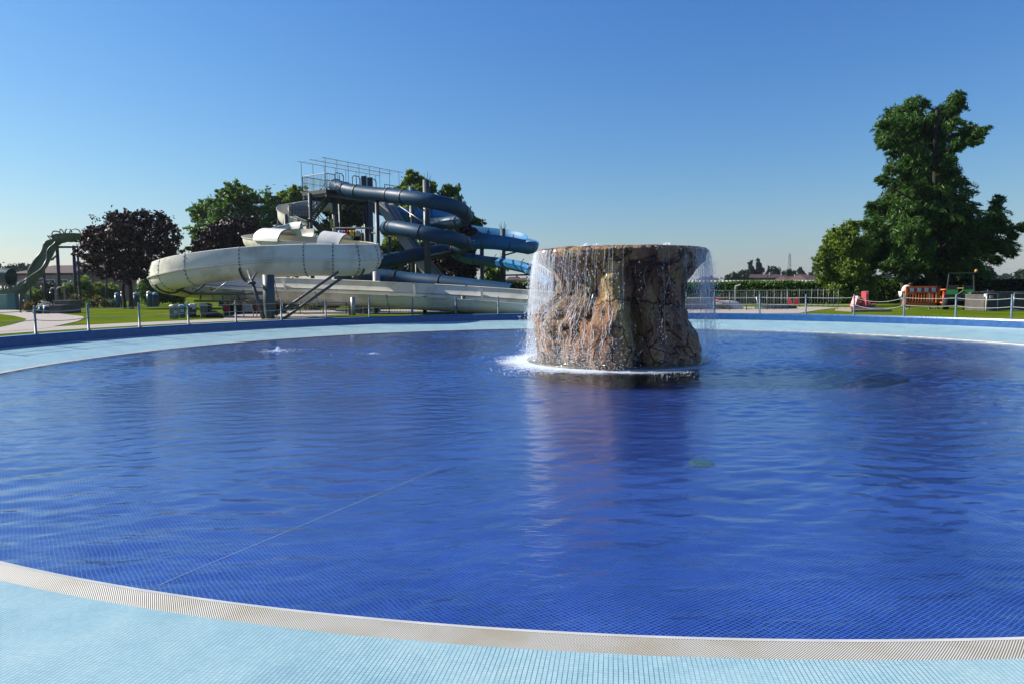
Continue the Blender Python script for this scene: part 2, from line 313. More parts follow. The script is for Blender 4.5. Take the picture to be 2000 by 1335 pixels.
def mat_rock():
    m, n = newmat('wet_rock')
    tc = N(n, 'ShaderNodeTexCoord')
    mp = N(n, 'ShaderNodeMapping'); mp.inputs['Scale'].default_value = (1, 1, .35); L(n, tc.outputs['Object'], mp.inputs[0])
    a = N(n, 'ShaderNodeTexNoise', Scale=1.5, Detail=8.0, Roughness=.62, Distortion=.8); L(n, mp.outputs[0], a.inputs['Vector'])
    r = ramp(n, [(.28, (.025, .015, .009)), (.40, (.14, .062, .030)), (.50, (.36, .185, .10)), (.58, (.32, .205, .06)), (.66, (.50, .34, .125)), (.8, (.60, .42, .26))]); L(n, a.outputs[0], r.inputs[0])
    b_ = N(n, 'ShaderNodeTexNoise', Scale=16.0, Detail=8.0, Roughness=.75); L(n, tc.outputs['Object'], b_.inputs['Vector'])
    r2 = ramp(n, [(.3, (.30, .28, .27)), (.55, (1, 1, 1)), (.75, (1.35, 1.3, 1.25))]); L(n, b_.outputs[0], r2.inputs[0])
    mm = N(n, 'ShaderNodeMix', _data_type='RGBA', _blend_type='MULTIPLY'); mm.inputs[0].default_value = 1; L(n, r.outputs[0], mm.inputs[6]); L(n, r2.outputs[0], mm.inputs[7])
    b = N(n, 'ShaderNodeBsdfPrincipled', Roughness=.28); L(n, mm.outputs[2], b.inputs['Base Color']); b.inputs['Specular IOR Level'].default_value = .32
    rr = N(n, 'ShaderNodeMapRange'); rr.inputs['To Min'].default_value = .12; rr.inputs['To Max'].default_value = .55; L(n, b_.outputs[0], rr.inputs[0]); L(n, rr.outputs[0], b.inputs['Roughness'])
    # cracks between the blocks of the cast rock
    mv = N(n, 'ShaderNodeMapping'); mv.inputs['Scale'].default_value = (1, 1, .55); wv = N(n, 'ShaderNodeTexNoise', Scale=2.5, Detail=4.0); L(n, tc.outputs['Object'], wv.inputs['Vector'])
    ws = N(n, 'ShaderNodeVectorMath', _operation='SCALE'); ws.inputs['Scale'].default_value = .55; L(n, wv.outputs['Color'], ws.inputs[0]); wa = N(n, 'ShaderNodeVectorMath', _operation='ADD'); L(n, tc.outputs['Object'], wa.inputs[0]); L(n, ws.outputs[0], wa.inputs[1]); L(n, wa.outputs[0], mv.inputs[0])
    vo = N(n, 'ShaderNodeTexVoronoi', _feature='DISTANCE_TO_EDGE', Scale=2.1); L(n, mv.outputs[0], vo.inputs['Vector'])
    cr_ = N(n, 'ShaderNodeMapRange'); cr_.inputs['From Max'].default_value = .045; cr_.inputs['To Min'].default_value = 0; L(n, vo.outputs['Distance'], cr_.inputs[0])
    cm = N(n, 'ShaderNodeMix', _data_type='RGBA'); L(n, cr_.outputs[0], cm.inputs[0]); cm.inputs[6].default_value = (.022, .014, .009, 1); L(n, mm.outputs[2], cm.inputs[7]); L(n, cm.outputs[2], b.inputs['Base Color'])
    ha = N(n, 'ShaderNodeMath', _operation='MULTIPLY_ADD'); L(n, cr_.outputs[0], ha.inputs[0]); ha.inputs[1].default_value = .7; L(n, b_.outputs[0], ha.inputs[2])
    bp = N(n, 'ShaderNodeBump', Strength=1.0, Distance=.07); L(n, ha.outputs[0], bp.inputs['Height']); L(n, bp.outputs[0], b.inputs['Normal'])
    o = N(n, 'ShaderNodeOutputMaterial'); L(n, b.outputs[0], o.inputs[0]); return m
def mat_spray():
    m, n = newmat('falling_water')
    d = N(n, 'ShaderNodeBsdfPrincipled', Roughness=.12); d.inputs['Base Color'].default_value = (.9, .92, .95, 1)
    t = N(n, 'ShaderNodeBsdfTransparent'); t.inputs[0].default_value = (.93, .97, 1, 1)
    tl = N(n, 'ShaderNodeBsdfTranslucent'); tl.inputs[0].default_value = (.85, .92, 1, 1)
    m1 = N(n, 'ShaderNodeMixShader', Fac=.5); L(n, d.outputs[0], m1.inputs[1]); L(n, tl.outputs[0], m1.inputs[2])
    m2 = N(n, 'ShaderNodeMixShader', Fac=.45); L(n, m1.outputs[0], m2.inputs[1]); L(n, t.outputs[0], m2.inputs[2])
    o = N(n, 'ShaderNodeOutputMaterial'); L(n, m2.outputs[0], o.inputs[0]); return m
def mat_film():
    m, n = newmat('water_film')
    tc = N(n, 'ShaderNodeTexCoord'); sb = N(n, 'ShaderNodeVectorMath', _operation='SUBTRACT'); L(n, tc.outputs['Object'], sb.inputs[0]); sb.inputs[1].default_value = (FC.x, FC.y, 0)
    sp = N(n, 'ShaderNodeSeparateXYZ'); L(n, sb.outputs[0], sp.inputs[0])
    an = N(n, 'ShaderNodeMath', _operation='ARCTAN2'); L(n, sp.outputs[1], an.inputs[0]); L(n, sp.outputs[0], an.inputs[1])
    cs = N(n, 'ShaderNodeMath', _operation='COSINE'); L(n, an.outputs[0], cs.inputs[0]); sn = N(n, 'ShaderNodeMath', _operation='SINE'); L(n, an.outputs[0], sn.inputs[0])
    cb = N(n, 'ShaderNodeCombineXYZ'); L(n, cs.outputs[0], cb.inputs[0]); L(n, sn.outputs[0], cb.inputs[1])
    zs = N(n, 'ShaderNodeMath', _operation='MULTIPLY'); L(n, sp.outputs[2], zs.inputs[0]); zs.inputs[1].default_value = .035; L(n, zs.outputs[0], cb.inputs[2])
    n1 = N(n, 'ShaderNodeTexNoise', Scale=42.0, Detail=5.0, Roughness=.75); L(n, cb.outputs[0], n1.inputs['Vector'])
    n2 = N(n, 'ShaderNodeTexNoise', Scale=5.0, Detail=3.0); L(n, cb.outputs[0], n2.inputs['Vector'])
    # more water leaves the rim at the two sides; the film tears as it falls
    ab = N(n, 'ShaderNodeMath', _operation='ABSOLUTE'); L(n, cs.outputs[0], ab.inputs[0]); pw = N(n, 'ShaderNodeMath', _operation='POWER'); L(n, ab.outputs[0], pw.inputs[0]); pw.inputs[1].default_value = 1.6
    s1 = N(n, 'ShaderNodeMath', _operation='MULTIPLY_ADD'); L(n, pw.outputs[0], s1.inputs[0]); s1.inputs[1].default_value = .25; L(n, n1.outputs[0], s1.inputs[2])
    s2 = N(n, 'ShaderNodeMath', _operation='MULTIPLY_ADD'); L(n, n2.outputs[0], s2.inputs[0]); s2.inputs[1].default_value = .45; L(n, s1.outputs[0], s2.inputs[2])
    s3 = N(n, 'ShaderNodeMath', _operation='MULTIPLY_ADD'); L(n, sp.outputs[2], s3.inputs[0]); s3.inputs[1].default_value = .05; L(n, s2.outputs[0], s3.inputs[2])
    r = ramp(n, [(.90, (0, 0, 0)), (1.12, (.62, .62, .62))])
    mr = N(n, 'ShaderNodeMapRange'); mr.inputs['From Min'].default_value = .98; mr.inputs['From Max'].default_value = 1.24; mr.inputs['To Min'].default_value = 0; mr.inputs['To Max'].default_value = .55; L(n, s3.outputs[0], mr.inputs[0])
    g = N(n, 'ShaderNodeBsdfGlossy', Roughness=.12); d = N(n, 'ShaderNodeBsdfDiffuse'); d.inputs[0].default_value = (.85, .9, .95, 1); tl = N(n, 'ShaderNodeBsdfTranslucent'); tl.inputs[0].default_value = (.9, .95, 1, 1)
    a = N(n, 'ShaderNodeMixShader', Fac=.6); L(n, d.outputs[0], a.inputs[1]); L(n, tl.outputs[0], a.inputs[2]); b = N(n, 'ShaderNodeMixShader', Fac=.25); L(n, a.outputs[0], b.inputs[1]); L(n, g.outputs[0], b.inputs[2])
    t = N(n, 'ShaderNodeBsdfTransparent'); mx = N(n, 'ShaderNodeMixShader'); L(n, mr.outputs[0], mx.inputs[0]); L(n, t.outputs[0], mx.inputs[1]); L(n, b.outputs[0], mx.inputs[2])
    o = N(n, 'ShaderNodeOutputMaterial'); L(n, mx.outputs[0], o.inputs[0]); return m
def mat_foam():
    m, n = newmat('foam')
    tc = N(n, 'ShaderNodeTexCoord')
    ds = N(n, 'ShaderNodeVectorMath', _operation='DISTANCE'); L(n, tc.outputs['Object'], ds.inputs[0]); ds.inputs[1].default_value = (FC.x-.25, FC.y-.1, 0)
    fr = N(n, 'ShaderNodeMapRange'); fr.inputs['From Min'].default_value = 2.0; fr.inputs['From Max'].default_value = 3.3; fr.inputs['To Min'].default_value = .56; fr.inputs['To Max'].default_value = -.10; L(n, ds.outputs['Value'], fr.inputs[0])
    nz = N(n, 'ShaderNodeTexNoise', Scale=2.6, Detail=11.0, Roughness=.85, Distortion=1.0); L(n, tc.outputs['Object'], nz.inputs['Vector'])
    ad = N(n, 'ShaderNodeMath', _operation='ADD'); L(n, nz.outputs[0], ad.inputs[0]); L(n, fr.outputs[0], ad.inputs[1])
    r = ramp(n, [(.66, (0, 0, 0)), (1.05, (.85, .85, .85))]); L(n, ad.outputs[0], r.inputs[0])
    d = N(n, 'ShaderNodeBsdfPrincipled', Roughness=.5); d.inputs['Base Color'].default_value = (.78, .84, .88, 1)
    t = N(n, 'ShaderNodeBsdfTransparent')
    mx = N(n, 'ShaderNodeMixShader'); L(n, r.outputs[0], mx.inputs[0]); L(n, t.outputs[0], mx.inputs[1]); L(n, d.outputs[0], mx.inputs[2])
    o = N(n, 'ShaderNodeOutputMaterial'); L(n, mx.outputs[0], o.inputs[0]); return m
FC = Vector(P(1208, 700, 16.6)); FC.z = 0.0
MT = dict(
    floor=mat_floor(), water=mat_water(), apron=mat_apron(), grate=mat_grate(), grass=mat_grass(), rock=mat_rock(), spray=mat_spray(), film=mat_film(), foam=mat_foam(),
    rim=simple('white_rim', (.70, .70, .66), .4), seam=simple('pale_grout', (.42, .45, .52), .7), drain=simple('drain_green', (.03, .09, .07), .6), wall=simple('blue_paint', (.012, .105, .32), .35, var=.22, scale=5, bump=.25, bscale=12),
    coping=simple('pale_coping', (.22, .42, .62), .5), path=simple('sand_path', (.46, .40, .35), .85, var=.1, scale=1.5, bump=.4, bscale=90),
    joint=simple('path_joint', (.26, .23, .2), .9), cream=simple('cream_fibreglass', (.84, .81, .68), .42, spec=.3, var=.07, scale=.7, coat=.05, dirt=(.52, .49, .37)),
    cream_in=simple('cream_cover', (.98, .95, .86), .35, var=.06), navy=simple('dark_blue_tube', (.003, .058, .135), .5, spec=.22, var=.3, scale=1.2, dirt=(.026, .062, .095)),
    navyseam=simple('tube_flange', (.012, .025, .05), .5), sky=simple('light_blue_flume', (.014, .22, .50), .5, spec=.3, var=.15, scale=1),
    grey=simple('grey_flume', (.46, .47, .47), .5, var=.12, scale=1), steel=simple('grey_green_steel', (.055, .08, .09), .5, .0, var=.2, scale=2),
    dsteel=simple('dark_steel', (.03, .04, .045), .5, var=.2), fgrey=simple('fence_grey', (.15, .18, .18), .6), galv=simple('galvanised', (.42, .44, .45), .38, .6, var=.15, scale=8),
    post=simple('blue_grey_post', (.13, .21, .28), .5, .1, var=.15, scale=6), rope=simple('grey_rope', (.42, .44, .42), .8, var=.1, scale=30),
    bolt=simple('dark_bolt', (.05, .055, .05), .6), green=simple('green_flume', (.11, .165, .09), .45, var=.2, scale=1.2, dirt=(.08, .13, .09)),
    teal=simple('teal_tank', (.02, .16, .17), .4), purple=simple('violet_steel', (.035, .035, .08), .5), bark=simple('bark', (.035, .026, .02), .9, bump=.6, bscale=20),
    twig=simple('pale_branch', (.28, .2, .13), .9), tile=simple('roof_tile', (.075, .030, .022), .85, var=.3, scale=4, bump=.4), pink=simple('pink_plaster', (.36, .17, .14), .9),
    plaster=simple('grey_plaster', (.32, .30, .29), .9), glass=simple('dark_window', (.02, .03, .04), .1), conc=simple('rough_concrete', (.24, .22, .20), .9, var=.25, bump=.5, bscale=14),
    conc_shade=simple('shade_dark_concrete', (.11, .10, .09), .9, var=.35, bump=.5, bscale=14), stone=simple('planter_stone', (.15, .14, .11), .85, var=.35, scale=6, bump=.6), black=simple('black_plastic', (.012, .012, .015), .35), rubber=simple('rubber', (.015, .015, .015), .8),  # storage bay concrete: tree shade painted in as a darker base colour
    white=simple('white_paint', (.75, .75, .72), .4, var=.05), red=simple('red_plastic', (.55, .02, .03), .45), pinkfab=simple('coral_fabric', (.62, .07, .10), .7), orange=simple('orange_plastic', (.95, .20, .02), .4, var=.12),
    yellow=simple('yellow_fabric', (.70, .48, .02), .7), bluefab=simple('pale_blue_fabric', (.22, .46, .66), .7), beige=simple('beige_fabric', (.50, .43, .36), .8), bagw=simple('pale_liner', (.62, .62, .40), .5),
    bingrey=simple('translucent_grey', (.20, .21, .17), .4), binblue=simple('blue_plastic', (.01, .13, .19), .35), bindark=simple('dark_grey_plastic', (.03, .04, .045), .4), bingreen=simple('pale_green_plastic', (.16, .2, .13), .4),
    paper=simple('label_paper', (.62, .60, .60), .7), gpaint=simple('green_paint', (.012, .17, .035), .4), amber=simple('amber_lens', (.75, .35, .08), .3),
    skin=simple('skin', (.50, .27, .18), .6), hair=simple('dark_hair', (.02, .014, .01), .6), shirt=simple('white_shirt', (.75, .74, .72), .8), wood=simple('weathered_wood', (.30, .25, .19), .8, var=.3, scale=9),
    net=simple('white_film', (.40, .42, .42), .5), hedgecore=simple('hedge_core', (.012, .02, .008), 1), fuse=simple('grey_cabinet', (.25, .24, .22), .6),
    gband=simple('green_sign_frame', (.02, .24, .12), .5), blue2=simple('sign_blue', (.05, .08, .30), .5), brick=simple('terracotta', (.42, .09, .04), .8),
    leaf_purple=leafmat('purple_leaves', [(.0055, .003, .003), (.014, .006, .006), (.040, .013, .010)], .16) if True else leafmat('purple_leaves', [(0.0108, 0.0041, 0.0081), (0.0297, 0.0095, 0.0135), (0.0878, 0.0216, 0.0189)], .22),
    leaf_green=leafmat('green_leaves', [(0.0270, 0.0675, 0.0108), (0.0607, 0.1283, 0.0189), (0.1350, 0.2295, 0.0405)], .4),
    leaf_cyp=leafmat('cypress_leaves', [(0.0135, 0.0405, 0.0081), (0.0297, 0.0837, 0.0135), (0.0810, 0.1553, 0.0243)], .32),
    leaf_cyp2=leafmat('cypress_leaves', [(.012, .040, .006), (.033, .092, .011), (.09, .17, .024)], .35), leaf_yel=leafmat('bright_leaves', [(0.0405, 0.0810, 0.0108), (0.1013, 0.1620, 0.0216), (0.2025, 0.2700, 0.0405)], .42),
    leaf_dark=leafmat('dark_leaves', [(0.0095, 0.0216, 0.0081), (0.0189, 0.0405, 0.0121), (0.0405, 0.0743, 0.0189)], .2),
    leaf_far=leafmat('far_leaves', [(.010, .022, .012), (.02, .04, .018), (.035, .06, .025)], .15),
    leaf_dry=leafmat('dry_shrub', [(.06, .05, .015), (.13, .09, .03), (.20, .17, .05)], .3),
    flower=leafmat('rose_petals', [(.45, .08, .10), (.6, .2, .2), (.7, .5, .45)], .2), flowerw=leafmat('white_petals', [(.3, .35, .3), (.5, .52, .5), (.6, .62, .6)], .2),
)
# ---------------------------------------------------------------- ground with the round hole of the pool
def ring_mesh(name, r0, z0, r1, z1, mat, n=512, c=PC, parent=None, smooth=True):
    th = np.arange(n+1)*2*math.pi/n; V = []; Fc = []
    V = np.concatenate([np.stack([c.x+r0*np.cos(th), c.y+r0*np.sin(th), np.full(n+1, z0)], 1), np.stack([c.x+r1*np.cos(th), c.y+r1*np.sin(th), np.full(n+1, z1)], 1)])
    i = np.arange(n); Fq = np.stack([i, i+n+1, i+n+2, i+1], 1)
    o = np_mesh(name, V, Fq, mat, parent, smooth)
    uvl = o.data.uv_layers.new(name='UVMap')
    rr = max(r0, r1); L_ = math.hypot(r1-r0, z1-z0)
    u = th*rr; uv = []
    for k in range(n): uv += [u[k], 0, u[k], L_, u[k+1], L_, u[k+1], 0]
    uvl.data.foreach_set('uv', uv)
    return o
def lawn_mesh():
    # polar grid from the pool coping to the horizon, almost flat with a slight swell on the left
    rs = [RB+.22, 17.4, 18.5, 20, 22, 25, 28, 32, 36, 41, 47, 55, 66, 85, 120, 200, 400, 900, 2500]
    n = 180; V = []; Fq = []
    for r in rs:
        for k in range(n):
            a = 2*math.pi*k/n; x = PC.x+r*math.cos(a); y = PC.y+r*math.sin(a)
            g = G(370, 588); d2 = ((x-g.x)/9)**2+((y-g.y-3)/7)**2
            z = GZ-.0 + .45*math.exp(-d2) if r > 20 else GZ
            V.append((x, y, z))
    for i in range(len(rs)-1):
        for k in range(n):
            k2 = (k+1) % n; Fq.append((i*n+k, (i+1)*n+k, (i+1)*n+k2, i*n+k2))
    return np_mesh('lawn', np.array(V), np.array(Fq), MT['grass'], None, True)
struct(lawn_mesh())
fl = MB(); nfl = 256
prof = [(RW, -.05), (RW-.4, -.06), (9, -.22), (4, -.34), (0.01, -.36)]
fl.v = [(PC.x+r*math.cos(2*math.pi*k/nfl), PC.y+r*math.sin(2*math.pi*k/nfl), z) for r, z in prof for k in range(nfl)]
fl.f = [(i*nfl+k, i*nfl+(k+1) % nfl, (i+1)*nfl+(k+1) % nfl, (i+1)*nfl+k) for i in range(len(prof)-1) for k in range(nfl)]
struct(fl.build('pool_floor', MT['floor'], None, True))
def water_mesh():
    n = 860; g = np.random.default_rng(21)
    a = np.linspace(-1, 1, n); A, B = np.meshgrid(a, a, indexing='ij')
    # concentric square-to-disc map keeps the cells even
    big = np.abs(A) > np.abs(B); sa = np.where(np.abs(A) < 1e-9, 1e-9, A); sb = np.where(np.abs(B) < 1e-9, 1e-9, B)
    rr = np.where(big, sa, sb); ph = np.where(big, (math.pi/4)*(sb/sa), math.pi/2-(math.pi/4)*(sa/sb))
    X = PC.x+RW*rr*np.cos(ph); Y = PC.y+RW*rr*np.sin(ph)
    x, y = X-FC.x, Y-FC.y; rad = np.hypot(x, y)
    def smooth(f, sd):
        q = np.random.default_rng(sd); o = np.zeros_like(X)
        for _ in range(7):
            t = q.uniform(0, 6.28); k = f*q.uniform(.5, 1.5); o += np.sin(k*(X*math.cos(t)+Y*math.sin(t))+q.uniform(0, 6.28)+.8*np.sin(.7*k*(X*math.sin(t)-Y*math.cos(t))))
        return o/2.2
    patch = np.clip(1.1+.45*smooth(.9, 4)+.3*smooth(2.5, 5), .25, 2.2)*(1+.35*np.clip((Y-9)/8, 0, 1))
    wob = .16*smooth(1.3, 9); wob2 = .16*smooth(1.7, 10)
    Z = np.zeros_like(X)
    near = np.exp(-((rad-1.5)/5.0)**2)
    for _ in range(110):
        lam = math.exp(g.uniform(math.log(.085), math.log(.50))); k = 2*math.pi/lam; th = math.pi/2+g.normal(0, .42)+R_(8)
        amp = .0094/k*(lam/.2)**-.05
        env = patch if lam > .3 else patch*(.75+1.1*near)
        Z += amp*env*np.sin(k*((X+wob)*math.cos(th)+(Y+wob2*.5)*math.sin(th))+g.uniform(0, 6.28))
    for _ in range(26):     # chop spreading from the fountain
        lam = math.exp(g.uniform(math.log(.10), math.log(.5))); k = 2*math.pi/lam
        cx_, cy_ = g.normal(0, 1.6, 2); r2 = np.hypot(x-cx_, y-cy_)
        Z += .030/k*np.exp(-((r2-1.0)/3.6)**2)*np.sin(k*r2+g.uniform(0, 6.28))
    for (px_, py_, s_) in ((543, 684, 1.0), (727, 690, .7)):
        c = G(px_, py_, 0); r2 = np.hypot(X-c.x, Y-c.y)
        for _ in range(8):
            lam = g.uniform(.12, .3); k = 2*math.pi/lam; Z += s_*.05/k*np.exp(-(r2/1.9)**2)*np.sin(k*r2+g.uniform(0, 6.28))
    V = np.stack([X, Y, Z*.9-.008], -1).reshape(-1, 3); V[:, 2] = np.clip(V[:, 2], -.045, .0035+.03*(np.hypot(V[:, 0]-PC.x, V[:, 1]-PC.y) < RW-.3))
    ii = np.arange(n-1)[:, None]; jj = np.arange(n-1)[None]; Fq = np.stack([ii*n+jj, (ii+1)*n+jj, (ii+1)*n+jj+1, ii*n+jj+1], -1).reshape(-1, 4)
    o = np_mesh('water', V, Fq, MT['water'], None, True)
    if o.data.polygons[1000].normal.z < 0: o.data.flip_normals()
    return o
struct(water_mesh())
struct(ring_mesh('pool_rim', RW-.004, -.06, RW-.002, .006, MT['rim']))
struct(ring_mesh('pool_rim_edge', RW-.003, .006, RW+.03, .010, MT['rim']))
struct(ring_mesh('overflow_grating', RW+.03, .009, RO, .012, MT['grate']))
struct(ring_mesh('pool_apron', RO, .012, RB, Z_AP, MT['apron']))
struct(ring_mesh('pool_wall', RB, Z_AP, RB+.01, Z_WT-.05, MT['wall']))
struct(ring_mesh('pool_wall_edge', RB+.01, Z_WT-.05, RB+.03, Z_WT, MT['wall']))
struct(ring_mesh('pool_coping', RB+.03, Z_WT, RB+.24, Z_WT+.004, MT['coping']))
struct(ring_mesh('coping_back', RB+.24, Z_WT+.004, RB+.245, GZ-.1, MT['coping']))
# expansion joints in the pool floor
def fz(p):
    r = (Vector((p.x, p.y))-Vector((PC.x, PC.y))).length
    return float(np.interp(r, [0.01, 4, 9, RW-.4, RW], [-.36, -.34, -.22, -.06, -.05]))
def floor_line(p, q, w, name='floor_joint'):
    m = MB(); p = Vector(p); q = Vector(q); t = (q-p).normalized(); s = Vector((-t.y, t.x, 0))*w/2; k = 24; vv = []
    for i in range(k+1):
        c = p.lerp(q, i/k); z = fz(c)+.004
        vv += [(c.x-s.x, c.y-s.y, z), (c.x+s.x, c.y+s.y, z)]
    m.add(vv, [(2*i, 2*i+1, 2*i+3, 2*i+2) for i in range(k)])
    return struct(m.build(name, MT['seam']))
floor_line(G(312, 1150, -.08), G(860, 915, -.2), .006)
floor_line(G(1700, 905, -.2), G(1996, 1034, -.1), .004)
floor_line(G(60, 775, -.1), G(420, 712, -.2), .03)
# path on the left and behind the slides, as sheets above the lawn
def sheet(name, pts, mat, dz=.012):
    m = MB(); m.add([(p.x, p.y, GZ+dz) for p in pts], [tuple(range(len(pts)))])
    return struct(m.build(name, mat))
rp = RB+.55
def arc(r, a0, a1, n=20): return [Vector((PC.x+r*math.cos(a0+(a1-a0)*i/n), PC.y+r*math.sin(a0+(a1-a0)*i/n), 0)) for i in range(n+1)]
def ang(px, py=640): p = G(px, py); return math.atan2(p.y-PC.y, p.x-PC.x)
aA, aB = math.pi*1.02, ang(640, 618)
arcs = arc(RB+1.8, aA, aB, 40) + arc(RB+4.4, aB, aA, 40)
sheet('ring_path', arcs, MT['path'], .012)
def smooth2(pts, k=5):
    out = []; n = len(pts)
    for i in range(n):
        p0, p1, p2, p3 = pts[(i-1) % n], pts[i], pts[(i+1) % n], pts[(i+2) % n]
        for j in range(k):
            t = j/k; out.append(tuple(.5*((2*p1[a])+(-p0[a]+p2[a])*t+(2*p0[a]-5*p1[a]+4*p2[a]-p3[a])*t*t+(-p0[a]+3*p1[a]-3*p2[a]+p3[a])*t**3) for a in range(2)))
    return out
pl = [(-160, 652), (0, 649), (90, 642), (112, 637), (150, 629), (166, 622), (160, 618), (140, 616), (105, 612), (60, 609), (30, 606), (0, 606), (-160, 606)]
sheet('plaza_path', [G(x, y) for x, y in pl[::-1]], MT['path'], .020)
gi = [(-60, 613), (0, 614), (28, 618), (52, 624), (45, 629), (20, 636), (0, 640), (-60, 647)]
sheet('lawn_island', [G(x, y) for x, y in gi[::-1]], MT['grass'], .028)
for a, b in (((0, 613.5), (50, 609)), ((52, 621.5), (145, 618))):
    p, q = G(*a), G(*b); t = (q-p).normalized(); s = Vector((-t.y, t.x, 0))*.03
    sheet('path_joint', [p-s, q-s, q+s, p+s], MT['joint'], .026)
sheet('far_terrace', [G(x, y) for x, y in [(-200, 607), (0, 603), (60, 601), (110, 596), (130, 590), (200, 586), (210, 583), (100, 583), (-200, 590)]][::-1], simple('terrace_pavers', (.33, .28, .27), .85), .012)
sheet('slide_path', [G(x, y) for x, y in [(435, 625), (520, 622), (640, 616), (820, 611), (1000, 609), (1000, 604), (820, 605), (700, 606), (560, 608), (500, 612), (440, 618)]][::-1], MT['path'], .016)
sheet('right_terrace', [G(x, y) for x, y in [(1330, 612), (1450, 613), (1560, 612.5), (1600, 606), (1640, 601.5), (1600, 600), (1450, 600), (1330, 603)]][::-1], simple('terrace_stone', (.50, .43, .35), .85), .016)
# ---------------------------------------------------------------- rope fence round the pool
PR = RB+.13
def on_ring(px, r=PR, near=False, z=Z_WT):
    d = ray(px, 600); d2 = Vector((d.x, d.y)).normalized(); c = Vector((PC.x, PC.y)); b = d2.dot(c); disc = b*b-(c.length_squared-r*r)
    t = b+math.sqrt(max(disc, 0)); return Vector((d2.x*t, d2.y*t, z))
post_px = [-60, 67, 171, 271, 367, 460, 549, 636, 721, 806, 890, 973, 1057, 1141, 1225, 1310, 1394, 1484, 1574, 1668, 1766, 1867, 1976, 2100]
fence = thing('rope_fence', 'rope fence of blue grey posts standing on the low pool wall', 'fence', on_ring(1225))
pts = [on_ring(x) for x in post_px]; PH = .84
for i, p in enumerate(pts):
    m = MB(); lean = Vector((random.uniform(-.012, .012), random.uniform(-.012, .012), 0))
    if abs(post_px[i]-1484) < 2: pass
    m.lathe(p, [(.07, 0), (.07, .012), (.034, .016), (.031, PH-.03), (.025, PH), (.005, PH+.012)], 12)
    for hz in (PH-.13, PH-.42): m.lathe((p.x, p.y, p.z+hz-.02), [(.033, 0), (.042, .01), (.042, .03), (.033, .04)], 10)
    m.build('post', MT['post'], fence, True)
def sagpath(a, b, sag, k=8):
    return [a.lerp(b, j/k) - Vector((0, 0, sag*4*(j/k)*(1-j/k))) for j in range(k+1)]
for hz in (PH-.13, PH-.42):
    m = MB(); line = []
    for i in range(len(pts)-1):
        sag = .03
        if post_px[i] == 1668: sag = .17
        if post_px[i] in (1867, 67): sag = .06
        seg = sagpath(pts[i]+Vector((0, 0, hz)), pts[i+1]+Vector((0, 0, hz)), sag)
        line += seg if not line else seg[1:]
    m.path(line, .0115, 6); m.build('rope', MT['rope'], fence, True)
# a slanting spare post leaning on the fence
m = MB(); p = on_ring(1484, PR+.1, z=Z_WT); q = P(1477.5, 580, p.y+.05); m.tube(p+Vector((.05, .12, 0)), q, .028, .028, 10)
tag(m.build('leaning_pole', MT['galv'], None, True), 'thin metal pole leaning left against a rope fence post right of the fountain', 'pole')
# ---------------------------------------------------------------- rock fountain
ZT = [2.66, 2.58, 2.37, 2.15, 1.9, 1.59, 1.28, .97, .65, .28, -.12]
RL = [1.93, 2.02, 1.95, 1.66, 1.55, 1.58, 1.98, 2.12, 2.06, 2.02, 2.0]
RR = [2.0, 2.06, 2.0, 1.70, 1.56, 1.48, 1.54, 1.66, 1.83, 1.90, 1.9]
RF = [1.96, 2.05, 1.94, 1.58, 1.48, 1.56, 1.74, 1.9, 1.98, 2.04, 2.06]
def gs(x, s): return math.exp(-(x/s)**2)
def angd(a, b): return (a-b+180) % 360-180
def rock_r(th, z):
    d = math.degrees(th) % 360
    zz = z
    l = np.interp(-zz, [-t for t in ZT], RL); r = np.interp(-zz, [-t for t in ZT], RR); f = np.interp(-zz, [-t for t in ZT], RF)
    wl = max(0, -math.cos(th))**1.6; wr = max(0, math.cos(th))**1.6; wf = abs(math.sin(th))**1.6; s = wl+wr+wf
    R = (wl*l+wr*r+wf*f)/s
    low = min(1, max(0, (2.45-z)/.25))
    # prow left of centre, flat face facing left of it, deep crevice right of it
    R += low*(.22*gs(angd(d, 258), 11) - .22*gs(angd(d, 226), 22)) + .26*gs(angd(d, 254), 12)*gs(z-1.93, .22)
    lo2 = min(1, max(0, (1.75-z)/.3))
    R -= lo2*.55*gs(angd(d, 276), 5)
    R -= low*.14*gs(angd(d, 240), 3) * (1 if z > 1.0 else .3)
    R -= low*.10*gs(angd(d, 214), 3.5)
    R -= low*.22*gs(angd(d, 300), 7); R -= low*.20*gs(angd(d, 330), 6)
    # boulders near the foot
    R += .22*gs(angd(d, 246), 12)*gs(z-.35, .4) + .16*gs(angd(d, 318), 16)*gs(z-.45, .4) + .10*gs(angd(d, 196), 14)*gs(z-.95, .35)+.12*gs(angd(d, 285), 14)*gs(z-.3, .3)
    q = Vector((math.cos(th)*2, math.sin(th)*2, z*.75))
    R += low*.15*noise.fractal(q*1.1+Vector((3, 1, 7)), 1.0, 2.1, 3)
    q2 = Vector((math.cos(th)*2.0*2.2, math.sin(th)*2.0*2.2, z*1.1))
    cell = noise.ridged_multi_fractal(q2, .9, 2.0, 3, .9, 2.0)
    R += low*.055*(cell-1.0)
    R += .026*noise.fractal(q*5.5, 1.0, 2.0, 3)
    R += low*.05*noise.turbulence(Vector((math.cos(th)*3.4, math.sin(th)*3.4, z*3.1)), 3, True)
    return R
